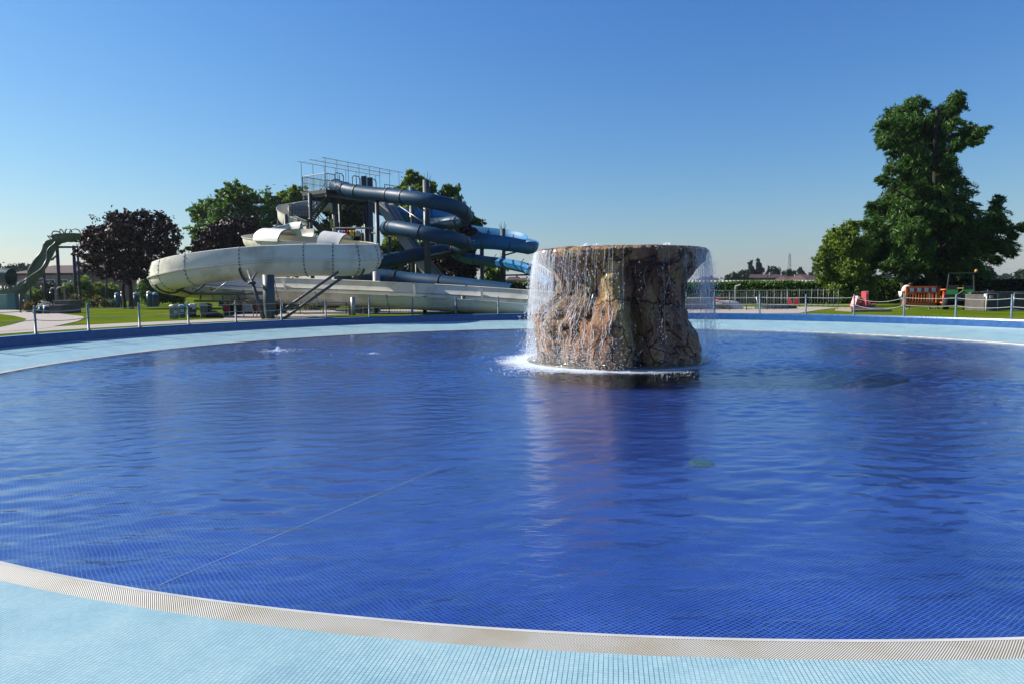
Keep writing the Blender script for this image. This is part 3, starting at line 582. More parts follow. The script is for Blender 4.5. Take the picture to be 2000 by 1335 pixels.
def build_rock(parent):
    nt_, nz_ = 460, 190; V = np.zeros((nz_*nt_, 3)); 
    for i in range(nz_):
        z = 2.60-(2.60+.36)*(i/(nz_-1))
        for k in range(nt_):
            th = 2*math.pi*k/nt_; r = rock_r(th, z)
            V[i*nt_+k] = (FC.x+r*math.cos(th), FC.y+r*math.sin(th), z)
    i = np.arange(nz_-1)[:, None]; k = np.arange(nt_)[None]; k2 = (k+1) % nt_
    Fq = np.stack([i*nt_+k, (i+1)*nt_+k, (i+1)*nt_+k2, i*nt_+k2], -1).reshape(-1, 4)
    # top: lip and shallow basin
    rings = []; base = len(V); prof = [(-.015, .035), (-.06, .055), (-.16, .06), (-.3, .045), (-.45, .0), (-.8, -.03), (-1.4, -.04)]
    ext = []
    for dr, dz in prof:
        for kk in range(nt_):
            th = 2*math.pi*kk/nt_; r = rock_r(th, 2.60)+dr; nzv = .012*noise.fractal(Vector((r*math.cos(th)*4, r*math.sin(th)*4, 5)), 1, 2, 2)
            ext.append((FC.x+r*math.cos(th), FC.y+r*math.sin(th), 2.60+dz+nzv))
    V = np.concatenate([V, np.array(ext)]); rows = [0]+[base+j*nt_ for j in range(len(prof))]
    ex = []
    for a, b in zip(rows[:-1], rows[1:]):
        for kk in range(nt_): ex.append((a+kk, a+(kk+1) % nt_, b+(kk+1) % nt_, b+kk))
    V = np.concatenate([V, [(FC.x, FC.y, 2.56)]]); cidx = len(V)-1
    for kk in range(0, nt_): ex.append((rows[-1]+kk, rows[-1]+(kk+1) % nt_, cidx, cidx))
    me = bpy.data.meshes.new('rock_body'); me.from_pydata(V.tolist(), [], [tuple(q) for q in Fq.tolist()]+[q if q[2] != q[3] else q[:3] for q in ex]); me.update()
    return obj_from(me, 'rock_body', MT['rock'], parent, True)
fount = thing('rock_fountain', 'tall mushroom shaped brown rock fountain standing in the blue pool', 'fountain', FC)
build_rock(fount)
m = MB(); m.lathe((FC.x-.05, FC.y, -.4), [(1.6, 0), (1.75, .3), (2.12, .385), (2.2, .42), (2.16, .448), (2.0, .455), (1.2, .46)], 128)
m.build('base_slab', simple('wet_slab', (.16, .14, .10), .2, var=.4, scale=9, bump=.8, bscale=25), fount, True)
m = MB(); m.lathe((FC.x, FC.y, 2.60), [(1.80, 0), (1.79, .018), (.05, .02)], 96)
m.build('basin_water', MT['water'], fount, True)
for (px, py, s) in ((1262, 483, .17), (1284, 482, .13), (1112, 487, .10), (1240, 484, .10)):
    p = P(px, py, FC.y-.35 if px > 1200 else FC.y-1.1); m = MB()
    prof = [(s*1.5, -.09), (s*1.55, 0), (s*1.1, s*.35), (s*.5, s*.5), (.01, s*.52)]
    m.lathe((p.x, p.y, 2.64), prof, 18, 1.2, .8)
    m.v = [(x+.03*noise.noise(Vector((x*9, y*9, z*9))), y, z+.04*noise.noise(Vector((x*8, y*8, 4)))) for x, y, z in m.v]
    m.build('capping_stone', MT['rock'], fount, True)
# --- falling water: strands and drops
def octa(centers, sx, sz, dirs=None):
    """elongated octahedra; centers (n,3), sx,sz (n,), dirs (n,3) long axis"""
    n = len(centers)
    if dirs is None: dirs = np.tile([0, 0, 1.0], (n, 1))
    dirs = dirs/np.linalg.norm(dirs, axis=1)[:, None]
    ref = np.tile([.31, .95, .05], (n, 1)); a = np.cross(dirs, ref); a /= np.linalg.norm(a, axis=1)[:, None]; b = np.cross(dirs, a)
    V = np.stack([centers+dirs*sz[:, None], centers-dirs*sz[:, None], centers+a*sx[:, None], centers-a*sx[:, None], centers+b*sx[:, None], centers-b*sx[:, None]], 1).reshape(-1, 3)
    f = np.array([(0, 2, 4), (0, 4, 3), (0, 3, 5), (0, 5, 2), (1, 4, 2), (1, 3, 4), (1, 5, 3), (1, 2, 5)])
    Fq = (np.arange(n)*6)[:, None, None]+f[None]
    return V, Fq.reshape(-1, 3)
def falling():
    Vs = []; Fs = []; off = 0
    def put(V, Fq):
        nonlocal off
        Vs.append(V); Fs.append(Fq+off); off += len(V)
    strand = MB()
    RIMN = {}
    cent = []; sx = []; sz = []; dr = []
    dens = lambda d: 1.0*gs(angd(d, 180), 42) + 1.0*gs(angd(d, 0), 38) + .34*gs(angd(d, 228), 24)+.13*gs(angd(d, 305), 30)+.03
    ncol = 520
    for i in range(ncol):
        for _ in range(50):
            d = random.uniform(0, 360)
            if random.random() < dens(d)*(.55+.9*noise.noise(Vector((d*.23, 1, 1)))): break
        th = R_(d); r0 = rock_r(th, 2.60)+.01; v0 = random.uniform(.05, .42)*(1 if random.random() < .8 else 1.7)
        g = 9.81; tt = 0; path = []; T = math.sqrt(2*2.62/g)
        brk = random.uniform(.15, .95)
        if random.random() < .4:
            k = random.randint(5, 9); tl = T*brk; t0 = random.random()*.25*T if random.random() < .5 else 0
            for j in range(k+1):
                t = t0+(tl-t0)*j/k
                if tl <= t0: break
                r = r0+v0*t; z = 2.62-.5*g*t*t
                r = max(r, rock_r(th, z)+.012) if z > -.2 else r
                path.append((FC.x+r*math.cos(th+.004*math.sin(j)), FC.y+r*math.sin(th), z))
            if len(path) > 2:
                w = random.uniform(.0015, .0038); strand.path(path, [w*(1-.6*j/len(path)) for j in range(len(path))], 3, False)
        nd = random.randint(5, 16)
        for _ in range(nd):
            t = T*(brk*.5+(1-brk*.5)*random.random()**.8)
            jit = random.gauss(0, .035); r = r0+v0*t+jit+abs(random.gauss(0, .05))*t; z = 2.62-.5*g*t*t
            if z < 0: z = random.uniform(0, .2)
            rr = rock_r(th, z)
            r = max(r, rr+.02)
            sp = .006+.012*min(1, t)
            cent.append((FC.x+r*math.cos(th+random.gauss(0, .012)), FC.y+r*math.sin(th+random.gauss(0, .012)), z)); sx.append(random.uniform(.0022, .006)); sz.append(sx[-1]*random.uniform(1.5, 7)); dr.append((random.gauss(0, .1), random.gauss(0, .1), 1))
    # rivulets clinging to the lit, rough face
    for i in range(150):
        d = random.gauss(222, 26) if random.random() < .94 else random.uniform(262, 350)
        th = R_(d); z = random.uniform(.6, 2.6); k = random.randint(4, 12); path = []
        for j in range(k):
            z -= random.uniform(.03, .1); th += random.gauss(0, .012)
            if z < .1: break
            r = rock_r(th, z)+.008; path.append((FC.x+r*math.cos(th), FC.y+r*math.sin(th), z))
        if len(path) > 2: strand.path(path, random.uniform(.002, .0055), 4, False)
    # splash thrown up from ledges and foot
    def splash(n, dfun, z0, zs, rs, out):
        for _ in range(n):
            d = dfun(); th = R_(d); z = z0+abs(random.gauss(0, zs)); r = rock_r(th, min(2.6, max(z, .05)))+abs(random.gauss(0, rs))+out
            cent.append((FC.x+r*math.cos(th), FC.y+r*math.sin(th), z)); s = random.uniform(.002, .0065); sx.append(s); sz.append(s*random.uniform(1, 3)); dr.append((random.gauss(0, 1), random.gauss(0, 1), random.gauss(0, 1)))
    splash(3600, lambda: random.gauss(190, 28), .0, .28, .22, .03)
    splash(2200, lambda: random.gauss(235, 22), .0, .35, .16, .03)
    splash(1400, lambda: random.gauss(192, 16), 1.15, .2, .12, .02)
    splash(900, lambda: random.gauss(0, 30), .0, .3, .22, .03)
    splash(900, lambda: random.uniform(262, 350), .0, .5, .22, .03)
    splash(500, lambda: random.gauss(348, 12), .9, .25, .25, .05)
    # bubbling crests on top
    for (px, n) in ((1146, 520), (1302, 420), (1165, 180)):
        c = P(px, 486, FC.y-.5)
        for _ in range(n):
            a = random.uniform(0, 6.28); rr = abs(random.gauss(0, .10)); h = max(0, .16*(1-rr/.22))*random.random()
            cent.append((c.x+rr*math.cos(a)*1.5, c.y+rr*math.sin(a), 2.64+h)); s = random.uniform(.005, .012); sx.append(s); sz.append(s*random.uniform(1, 2.5)); dr.append((random.gauss(0, 1), random.gauss(0, 1), random.gauss(0, 2)))
    V, Fq = octa(np.array(cent), np.array(sx), np.array(sz), np.array(dr))
    me_f = [tuple(q) for q in Fq.tolist()]
    nv = len(V)
    allv = V.tolist()+strand.v; allf = me_f+[tuple(i+nv for i in q) for q in strand.f]
    me = bpy.data.meshes.new('falling_water'); me.from_pydata(allv, [], allf); me.update()
    return obj_from(me, 'falling_water', MT['spray'])
def curtain(v0, k, seed):
    V = []; nt_, nz_ = 720, 26; T = math.sqrt(2*2.62/9.81)
    for j in range(nz_+1):
        t = T*j/nz_
        for i in range(nt_):
            th = 2*math.pi*i/nt_; w = noise.noise(Vector((math.cos(th)*9, math.sin(th)*9, seed)))
            r = rock_r(th, 2.60)+.012+(v0+.10*w)*t; z = 2.615-.5*9.81*t*t
            V.append((FC.x+r*math.cos(th), FC.y+r*math.sin(th), max(z, .0)))
    V = np.array(V); j = np.arange(nz_)[:, None]; i = np.arange(nt_)[None]; Fq = np.stack([j*nt_+i, (j+1)*nt_+i, (j+1)*nt_+(i+1) % nt_, j*nt_+(i+1) % nt_], -1).reshape(-1, 4)
    return np_mesh('water_curtain', V, Fq, MT['film'], None, True)
for v0, sd_ in ((.20, 3.0), (.36, 8.0)):
    tag(curtain(v0, 1, sd_), 'thin broken film of water falling all round the rock fountain rim', 'falling water', None, 'stuff')
tag(falling(), 'sheets and drops of water pouring off the rock fountain rim', 'falling water', None, 'stuff')
# foam on the water round the foot, with churned flecks
m = MB(); nn = 96; prof = [1.95, 2.3, 2.7, 3.1, 3.6]
m.v = [(FC.x-.15+r*math.cos(2*math.pi*k/nn), FC.y-.05+r*math.sin(2*math.pi*k/nn), .012-.003*i) for i, r in enumerate(prof) for k in range(nn)]
m.f = [(i*nn+k, (i+1)*nn+k, (i+1)*nn+(k+1) % nn, i*nn+(k+1) % nn) for i in range(len(prof)-1) for k in range(nn)]
foam = m.build('foam', MT['foam'], None, True); tag(foam, 'white foam ring churning on the water at the rock fountain foot', 'foam', None, 'stuff')
cent = []; sx = []; sz = []; dr = []
for _ in range(6500):
    d = random.gauss(205, 40) if random.random() < .7 else random.uniform(0, 360); th = R_(d)
    if noise.noise(Vector((math.cos(th)*9, math.sin(th)*9, 6)))+.4*gs(angd(d, 195), 50) < .10: continue
    r = 2.2+abs(random.gauss(0, .12+.6*max(0, .35+noise.noise(Vector((math.cos(th)*2.2, math.sin(th)*2.2, 2))))))
    cent.append((FC.x+r*math.cos(th)-.08, FC.y+r*math.sin(th), random.uniform(0, .02))); s = random.uniform(.004, .011); sx.append(s); sz.append(s*random.uniform(.8, 2)); dr.append((random.gauss(0, 1), random.gauss(0, 1), random.gauss(0, .5)))
V, Fq = octa(np.array(cent), np.array(sx), np.array(sz), np.array(dr))
fo = np_mesh('foam_flecks', V, Fq, MT['spray']); tag(fo, 'bubbling white flecks round the wet slab under the rock fountain', 'foam', None, 'stuff')
# two bubbling jets in the pool on the left
def jet(px, py, w, h, n, label):
    c = G(px, py, 0); cent = []; sx = []; sz = []; dr = []
    for _ in range(n):
        if random.random() < .6:
            a = random.uniform(0, 6.28); rr = abs(random.gauss(0, w)); hh = h*math.exp(-(rr/w)**2)*random.random()
        else:
            a = random.uniform(0, 6.28); rr = abs(random.gauss(0, w*4.5)); hh = .008
        cent.append((c.x+rr*math.cos(a), c.y+rr*math.sin(a), hh)); s = random.uniform(.004, .012); sx.append(s); sz.append(s*random.uniform(1, 2)); dr.append((random.gauss(0, 1), random.gauss(0, 1), random.gauss(0, 1)))
    V, Fq = octa(np.array(cent), np.array(sx), np.array(sz), np.array(dr)); o = np_mesh('water_jet', V, Fq, MT['spray'])
    return tag(o, label, 'water jet', None, 'stuff')
jet(543, 684, .09, .13, 420, 'low white bubbling jet breaking the water near the left pool edge')
jet(727, 690, .07, .02, 70, 'faint rippling jet in the water between the left edge and the fountain')
# green drain grids on the floor
for (px, py, lab) in ((1370, 911, 'small green drain grid under the water in front of the fountain'),):
    p = G(px, py, -.25); m = MB(); m.lathe((p.x, p.y, fz(p)), [(.14, 0), (.14, .012), (.11, .02), (.02, .02)], 20)
    for k in range(5): m.box((p.x-.08+.04*k, p.y, fz(p)+.023), (.012, .18, .006))
    tag(m.build('floor_drain', MT['drain']), lab, 'drain')
# ================================================================ SLIDES
def catmull(pts, per=10):
    P_ = [np.array(p, float) for p in pts]; out = []; n = len(P_)
    for i in range(n-1):
        p0 = P_[max(i-1, 0)]; p1 = P_[i]; p2 = P_[i+1]; p3 = P_[min(i+2, n-1)]
        for j in range(per):
            t = j/per; out.append(.5*((2*p1)+(-p0+p2)*t+(2*p0-5*p1+4*p2-p3)*t*t+(-p0+3*p1-3*p2+p3)*t**3))
    out.append(P_[-1]); return np.array(out)
def frames(path):
    n = len(path); T = np.zeros((n, 3))
    T[1:-1] = path[2:]-path[:-2]; T[0] = path[1]-path[0]; T[-1] = path[-1]-path[-2]
    T /= np.linalg.norm(T, axis=1)[:, None]
    S = np.stack([T[:, 1], -T[:, 0], np.zeros(n)], 1); ln = np.linalg.norm(S, axis=1)
    for i in range(n):
        if ln[i] < .08: S[i] = S[i-1] if i else (1, 0, 0)
        else: S[i] /= ln[i]
    U = np.cross(S, T); U /= np.linalg.norm(U, axis=1)[:, None]
    return T, -S, U      # tangent, LEFT, up
def sweep(name, path, section, mat, parent, closed=True, smooth=True, caps=True):
    """section: list of (left, up) or a function of 0..1 -> list; closed loop outline"""
    T, Lf, U = frames(path); n = len(path); V = []
    for i in range(n):
        sec = section(i/(n-1)) if callable(section) else section
        for a, b in sec: V.append(path[i]+Lf[i]*a+U[i]*b)
    k = len(sec); Fq = []
    for i in range(n-1):
        for j in range(k if closed else k-1):
            j2 = (j+1) % k; Fq.append((i*k+j, i*k+j2, (i+1)*k+j2, (i+1)*k+j))
    fs = [tuple(q) for q in Fq]
    if closed and caps and len(sec) <= 80 and False: pass
    me = bpy.data.meshes.new(name); me.from_pydata([tuple(v) for v in V], [], fs); me.update()
    o = obj_from(me, name, mat, parent, smooth)
    if smooth:
        e = o.modifiers.new('split', 'EDGE_SPLIT'); e.split_angle = R_(38)
    return o
def thick(outline, t):
    """open polyline -> closed loop with thickness t inwards"""
    pts = [Vector((a, b)) for a, b in outline]; n = len(pts); inn = []
    for i in range(n):
        d = (pts[min(i+1, n-1)]-pts[max(i-1, 0)]).normalized(); nn_ = Vector((-d.y, d.x)); inn.append(pts[i]+nn_*t)
    return [tuple(p) for p in pts]+[tuple(p) for p in inn[::-1]]
def arcpts(r, a0, a1, n): return [(r*math.cos(R_(a0+(a1-a0)*i/n)), r*math.sin(R_(a0+(a1-a0)*i/n))) for i in range(n+1)]
def seam_at(path, idx, outline, grow, mat, parent, bolts=True, width=.035, name='seam'):
    """thin raised flange following an open outline, with bolt heads"""
    T, Lf, U = frames(path); c = Vector(path[idx]); t = Vector(T[idx]); l = Vector(Lf[idx]); u = Vector(U[idx]); m = MB()
    o2 = [Vector((a, b)) for a, b in outline]
    for i in range(len(o2)-1):
        pass
    prev = None; n = len(o2); V = []
    for i, p in enumerate(o2):
        d = (o2[min(i+1, n-1)]-o2[max(i-1, 0)]).normalized(); nn_ = Vector((d.y, -d.x))
        for s in (-1, 1):
            for g in (0.002, grow):
                q = p+nn_*g; V.append(c+l*q.x+u*q.y+t*(s*width/2))
    fs = []
    for i in range(n-1):
        b = i*4; e = b+4; fs += [(b+1, b+3, e+3, e+1), (b, b+1, e+1, e), (b+2, e+2, e+3, b+3)]
    m.add(V, fs)
    nf = len(m.f)
    if bolts:
        tot = 0
        for i in range(n-1):
            seg = (o2[i+1]-o2[i]); L0 = seg.length; d = seg.normalized(); nn_ = Vector((d.y, -d.x))
            while tot < L0:
                q = o2[i]+d*tot+nn_*(grow*1.15); w = c+l*q.x+u*q.y
                m.path([w-t*width*.95, w+t*width*.95], .026, 6)
                tot += .20
            tot -= L0
    so_ = m.build(name, mat, parent)
    if bolts:
        so_.data.materials.append(MT['bolt'])
        for p_ in list(so_.data.polygons)[nf:]: p_.material_index = 1
    return so_
def W(lst): return [P(*p) for p in lst]
# ---- cream raft slide -------------------------------------------------------
cr = thing('raft_slide', 'big cream spiral raft slide with a deep open trough in front of the tower', 'water slide', G(530, 622))
def cream_out(hl, r=.70, hr=.10, fl_=0):
    o = [(-r-.07, .0+hr), (-r-.07, hr-.04), (-r, hr-.05)] + [(r*math.cos(R_(a)), r*math.sin(R_(a))) for a in range(184, 357, 9)] + [(r, -.02), (r+.085, .0), (r+.085, .055), (r-.005, .07)]
    if hl > .12: o += [(r-.02+.5*fl_, hl*.5), (r-.14+1.1*fl_, hl*.97), (r-.19+1.2*fl_, hl), (r-.25+1.2*fl_, hl-.01)]
    return o
W1 = W([(600, 449, 47), (566, 452, 47.5), (520, 460, 46), (497, 466, 43.5), (515, 472, 41), (570, 476, 39.5), (640, 482, 39), (690, 490, 38.5), (716, 500, 36.6), (712, 508, 34.4), (670, 511, 33.3), (600, 511, 33), (480, 517, 33), (380, 529, 33.2), (338, 538, 33.8), (321, 545, 35.2), (342, 552, 37), (400, 560, 38.3), (480, 566, 38.2), (600, 570, 37.2), (750, 576, 36), (900, 584, 35), (1040, 594, 34), (1120, 600, 33.6)])
pth = catmull(W1, 9); NP = len(pth)
# arc position of special stations
def hl_f(t):
    s = t*(len(W1)-1)
    return float(np.interp(s, [0, 4, 7, 8.5, 9.5, 13, 16, 18, 20, 23], [.5, .45, .55, .75, .80, .80, .80, .62, .56, .52]))
def bank(o, t):
    f = R_(float(np.interp(t*(len(W1)-1), [0, 15.5, 17.5, 23], [0, 0, 9, 9]))); return [(a*math.cos(f)-b*math.sin(f), a*math.sin(f)+b*math.cos(f)) for a, b in o]
def cream_sec(t): return bank(cream_out(hl_f(t), .70, .14, float(np.interp(t*(len(W1)-1), [0, 15.5, 18, 23], [0, 0, .30, .34]))), t)
sweep('trough', pth, lambda t: thick(cream_sec(t), .035), MT['cream'], cr)
for s in (1.2, 2.3, 3.3, 4.4, 5.6, 6.8, 7.8, 8.5, 9.0, 9.75, 10.4, 11.0, 12.0, 13.1, 14.0, 14.7, 15.5, 16.5, 17.4, 18.2, 18.75, 19.3, 20.2, 21.1, 22.0):
    idx = min(NP-1, int(s*9)); seam_at(pth, idx, cream_sec(s/(len(W1)-1)), .014, MT['grey'], cr, s > 8)
# arched covers of the upper run
def cover(i0, i1, r=.80, name='arched_cover', mat='cream_in'):
    outl = [(r*math.cos(R_(a)), r*math.sin(R_(a))*.92+.04) for a in range(0, 181, 12)]
    o = sweep(name, pth[i0:i1], thick(outl, -.03), MT[mat], cr)
    for k in (0, i1-i0-1): seam_at(pth[i0:i1], k, outl[::-1], .05, MT['galv'], cr, False, .06, 'rib')
    return o
cover(int(4.15*9), int(5.0*9)); cover(int(5.95*9), int(6.85*9), .86)
# ribs inside the low run (visible far wall)
T_, L_, U_ = frames(pth)
for s in (18.6, 20.35, 21.25, 21.9, 22.5):
    idx = int(s*9); h = hl_f(s/23); o = [(.735*math.cos(R_(a)), .735*math.sin(R_(a))) for a in range(270, 357, 12)]+[(.73, 0), (.715, h*.5), (.60, h*.95)]
    seam_at(pth, idx, bank(o, s/23)[::-1], .06, MT['cream_in'], cr, False, .12, 'inner_rib')
# upper cream flume curling out behind the stair tower
W1b = W([(650, 432, 55), (610, 425, 54), (575, 418, 53), (556, 414, 51.5), (562, 412, 50), (585, 432, 49.5)])
W1b = W([(668, 398, 58), (630, 402, 57), (590, 406, 55.5), (562, 413, 54), (556, 424, 52), (572, 436, 51), (590, 443, 50.5)])
pb = catmull(W1b, 9)
sweep('upper_trough', pb, lambda t: thick(cream_out(.5, .5, .5), .035), MT['cream'], cr)
for i in (12, 22, 32, 42): seam_at(pb, i, cream_out(.5, .5, .5), .014, MT['grey'], cr, False)
# support column with brackets
g0 = G(527, 623)
m = MB(); d = g0.y; top = P(524, 537, d); w = 22*PX(d)/2
m.lathe((g0.x, g0.y, GZ-.1), [(w*.85, 0), (w*.85, .1), (w, .85), (w, top.z-GZ+.1)], 14)
m.build('support_column', MT['steel'], cr, True)
def bar(pts, r, name='strut', mat='steel', n=8): 
    mm = MB(); mm.path(pts, r, n); return mm.build(name, MT[mat], cr, True)
bar([P(515, 623, d-.45), P(492, 548, d-.6)], [.10, .07])
bar([P(492, 552, d-.6), P(484, 528, 32.2)], .06); bar([P(492, 548, d-.6), P(500, 533, 32.2)], .05)
mm = MB(); mm.lathe(P(492, 553, d-.6), [(.11, -.06), (.17, -.05), (.17, .05), (.11, .06)], 14); mm.build('clamp_collar', MT['dsteel'], cr, True)
bar([P(375, 574, 35.5), P(516, 573, d+.1)], .075); bar([P(380, 588, 35), P(516, 588, d+.1)], .06)
bar([P(538, 616, d-.1), P(661, 531, d+1.2)], .06); bar([P(545, 629, d-.1), P(671, 541, d+1.2)], .065)
bar([P(375, 574, 35.5), P(340, 563, 35.2)], .06); bar([P(376, 575, 35.5), P(408, 549, 36.4)], .05); bar([P(414, 573, 36), P(448, 547, 35)], .025, 'tie_rod', 'galv'); bar([P(534, 541, d), P(543, 578, 37)], .02, 'tie_rod', 'galv')
# curved steel cradles under the bowl
def cradle(path, idx, r, a0, a1, parent, mat='dsteel', w=.05):
    T, Lf, U = frames(path); c = Vector(path[idx]); mm = MB()
    mm.path([c+Vector(Lf[idx])*r*math.cos(R_(a))+Vector(U[idx])*r*math.sin(R_(a)) for a in np.linspace(a0, a1, 12)], w, 6); return mm.build('cradle', MT[mat], parent, True)
cradle(pth, int(14.3*9), .84, 205, 330, cr); cradle(pth, int(12.0*9), .82, 270, 345, cr); cradle(pth, int(18.0*9), .82, 200, 335, cr, w=.04); cradle(pth, int(16.9*9), .82, 200, 290, cr, w=.04); cradle(pth, int(9.6*9), .82, 250, 330, cr)
# rest of the legs under the low run
for px, py, dd in ((690, 616, 35.5), (735, 612, 38), (830, 612, 36.5), (905, 612, 36)):
    g = G(px, py); mm = MB(); mm.tube((g.x, g.y, GZ-.1), (g.x, g.y, GZ+.9), .11, .11, 10); mm.build('support_leg', MT['galv'] if px < 700 else MT['steel'], cr, True)
g = P(735, 545, 40); mm = MB(); mm.tube((g.x, g.y, GZ), (g.x, g.y, P(735, 530, 40).z), .2, .2, 12); mm.build('support_leg', MT['grey'], cr, True)
# landing box with coloured mats at the end of the upper run
mr = thing('mat_rack', 'metal frame with blue, red, yellow and beige mats hanging above the cream slide', 'rack', P(705, 478, 40))
dm = 40.5
mm = MB(); mm.path([P(656, 474, dm), P(656, 446, dm), P(706, 446, dm), P(730, 446, dm)], .055, 8); mm.tube(P(706, 449, dm), P(706, 474, dm), .03); mm.build('frame', MT['conc'], mr, True)
mm = MB(); a, b = P(663, 470, dm), P(698, 478, dm); mm.box(((a.x+b.x)/2, dm+.2, (a.z+b.z)/2-.05), (b.x-a.x+.5, .5, .28)); mm.build('shelf', MT['beige'], mr, False, .02)
for i, (x0, x1, mt) in enumerate(((661, 671, 'bluefab'), (672, 682, 'red'), (683, 693, 'yellow'), (694, 704, 'beige'))):
    mm = MB(); k = 6; a = P(x0, 451, dm-.1); b = P(x1, 462, dm-.1); V = []
    for j in range(k+1):
        for z in (a.z, (a.z+b.z)/2, b.z):
            V.append((a.x+(b.x-a.x)*j/k*(1 if z == a.z else .82)+(0 if z == a.z else .04), a.y-.05*math.sin(j*1.3)-(.06 if z < a.z else 0), z))
    mm.add(V, [(3*j+q, 3*j+3+q, 3*j+4+q, 3*j+1+q) for j in range(k) for q in (0, 1)])
    o = mm.build('mat', MT[mt], mr, True); o['label'] = ['pale blue hanging mat', 'red hanging mat', 'yellow hanging mat', 'beige hanging mat'][i]
    s_ = o.modifiers.new('s', 'SOLIDIFY'); s_.thickness = .04
# ---- dark blue tube slide -----------------------------------------------------
tb = thing('tube_slide', 'dark blue closed tube slide spiralling down round a thick grey column', 'water slide', P(832, 560, 49.5))
W2 = W([(655, 363, 52.5), (668, 368, 51), (690, 374, 50), (725, 379, 49), (760, 382, 48), (800, 387, 46.5), (845, 394, 45.8), (885, 404, 46.5), (909, 418, 49), (903, 431, 52), (870, 436, 54), (815, 443, 54.5), (775, 449, 53.5), (756, 448, 51), (762, 444, 48.8), (795, 449, 47), (840, 458, 46), (885, 467, 46.6), (909, 476, 49), (900, 484, 51.5), (860, 490, 52), (800, 501, 50), (735, 513, 49), (690, 524, 49), (668, 533, 47.5), (690, 541, 46), (745, 541, 45.5), (800, 547, 45), (860, 553, 44), (930, 561, 43), (1000, 570, 42)])
pt = catmull(W2, 8); circ = [(.50*math.cos(2*math.pi*k/24), .50*math.sin(2*math.pi*k/24)) for k in range(24)]
sweep('tube', pt, circ, MT['navy'], tb)
def ringseam(path, idx, r, grow, w, mat, parent):
    T, Lf, U = frames(path); c = Vector(path[idx]); t = Vector(T[idx]); mm = MB(); V = []; n = 24
    for s, g in ((-1, 0), (-1, 1), (1, 1), (1, 0)):
        for k in range(n):
            a = 2*math.pi*k/n; V.append(c+Vector(Lf[idx])*(r+g*grow-.01)*math.cos(a)+Vector(U[idx])*(r+g*grow-.01)*math.sin(a)+t*s*w/2)
    mm.add(V, [(q*n+k, q*n+(k+1) % n, (q+1)*n+(k+1) % n, (q+1)*n+k) for q in range(3) for k in range(n)]); return mm.build('flange', mat, parent)
for s in (.3, 1.4, 2.3, 4.0, 4.8, 6.1, 7.6, 8.4, 9.6, 11, 12.2, 13.0, 14.3, 15.7, 17.5, 18.2, 19.4, 20.5, 22.1, 23.3, 25, 26.5, 28): ringseam(pt, int(s*8), .50, .05, .1, MT['navyseam'], tb)
def column(parent, px, ytop, ybot, d, w_px, mat='steel', rods=False, name='column', toground=True):
    a = P(px, ytop, d); r = w_px*PX(d)/2; mm = MB(); zb = GZ-.1 if toground else P(px, ybot, d).z
    mm.tube((a.x, a.y, zb), (a.x, a.y, a.z), r, r, 14)
    if rods:
        for k in range(4):
            an = k*1.57+.5; q = Vector((math.cos(an)*r, math.sin(an)*r, 0)); mm.tube(a+q, a+q*1.5+Vector((0, 0, .35+.2*(k % 2))), .025, .015, 5)
    return mm.build(name, MT[mat], parent, True)
column(tb, 832, 352, 548, 49.5, 13, 'grey_c' if False else 'steel', True)
column(tb, 804, 366, 545, 53, 11, 'steel')
column(tb, 736, 388, 500, 48.6, 8, 'dsteel')
def tarm(parent, a, b, r=.05, mat='steel'):
    mm = MB(); mm.tube(a, b, r, r, 8); return mm.build('bracket', MT[mat], parent, True)
tarm(tb, P(804, 399, 53), P(816, 399, 46.5), .06, 'galv'); tarm(tb, P(815, 399, 46.5), P(815, 388, 46.5), .05, 'galv'); tarm(tb, P(832, 407, 49.5), P(870, 408, 47)); tarm(tb, P(832, 438, 49.5), P(900, 429, 51.5), .07, 'galv'); tarm(tb, P(832, 500, 49.5), P(880, 492, 51.5), .07, 'galv'); tarm(tb, P(832, 438, 49.5), P(780, 403, 52), .05, 'galv'); tarm(tb, P(832, 470, 49.5), P(820, 452, 47)); tarm(tb, P(738, 455, 48.6), P(727, 455, 50), .07); tarm(tb, P(738, 478, 48.6), P(727, 478, 50), .07); tarm(tb, P(760, 461, 49), P(780, 461, 48.5), .05, 'galv')
# ---- light blue open trough slide -----------------------------------------------
lb = thing('trough_slide', 'light blue open trough slide curving to the right of the dark tube', 'water slide', P(982, 565, 54))
def sky_out(h, r=.54): return [(-r-.05, .12), (-r-.05, .07), (-r, .05)]+[(r*math.cos(R_(a)), r*math.sin(R_(a))) for a in range(185, 357, 12)]+[(r+.06, .0), (r+.06, .05), (r, .06), (r-.02, h*.6), (r-.16, h), (r-.2, h)]
W3 = W([(720, 398, 57), (760, 413, 56), (810, 421, 55.5), (860, 424, 57), (885, 434, 60), (905, 448, 61.5), (950, 457, 61), (1000, 464, 60), (1034, 473, 58), (1036, 483, 55), (1005, 479, 53), (965, 474, 52.5), (925, 474, 53), (898, 482, 55), (893, 494, 57), (915, 503, 56.5), (955, 508, 54), (1000, 514, 51), (1040, 524, 48.5), (1072, 545, 46.5), (1080, 562, 45), (1060, 575, 43)])
p3 = catmull(W3, 8); p3r = p3[::-1]
NW3 = len(W3)-1
def sh(t): return float(np.interp((1-t)*NW3, [0, 5, 7, 12, 14, 16, 20], [.45, .5, .75, .75, .6, .4, .4]))
def flip(o): return [(-a, b) for a, b in o][::-1]
def sec3(t):
    s = t*NW3; h = float(np.interp(s, [0, 5, 7, 12, 14, 16, 20], [.45, .5, .6, .62, .5, .3, .3])); return thick(flip(sky_out(h)), .03)
sweep('trough', p3, sec3, MT['sky'], lb)
for s in (1.4, 2.5, 4.5, 6.2, 7.3, 8.3, 9.3, 10.4, 11.5, 13, 14.5, 15.6, 16.6, 17.8): seam_at(p3, int(s*8), flip(sky_out(.5)), .03, MT['navyseam'], lb, False, .05)
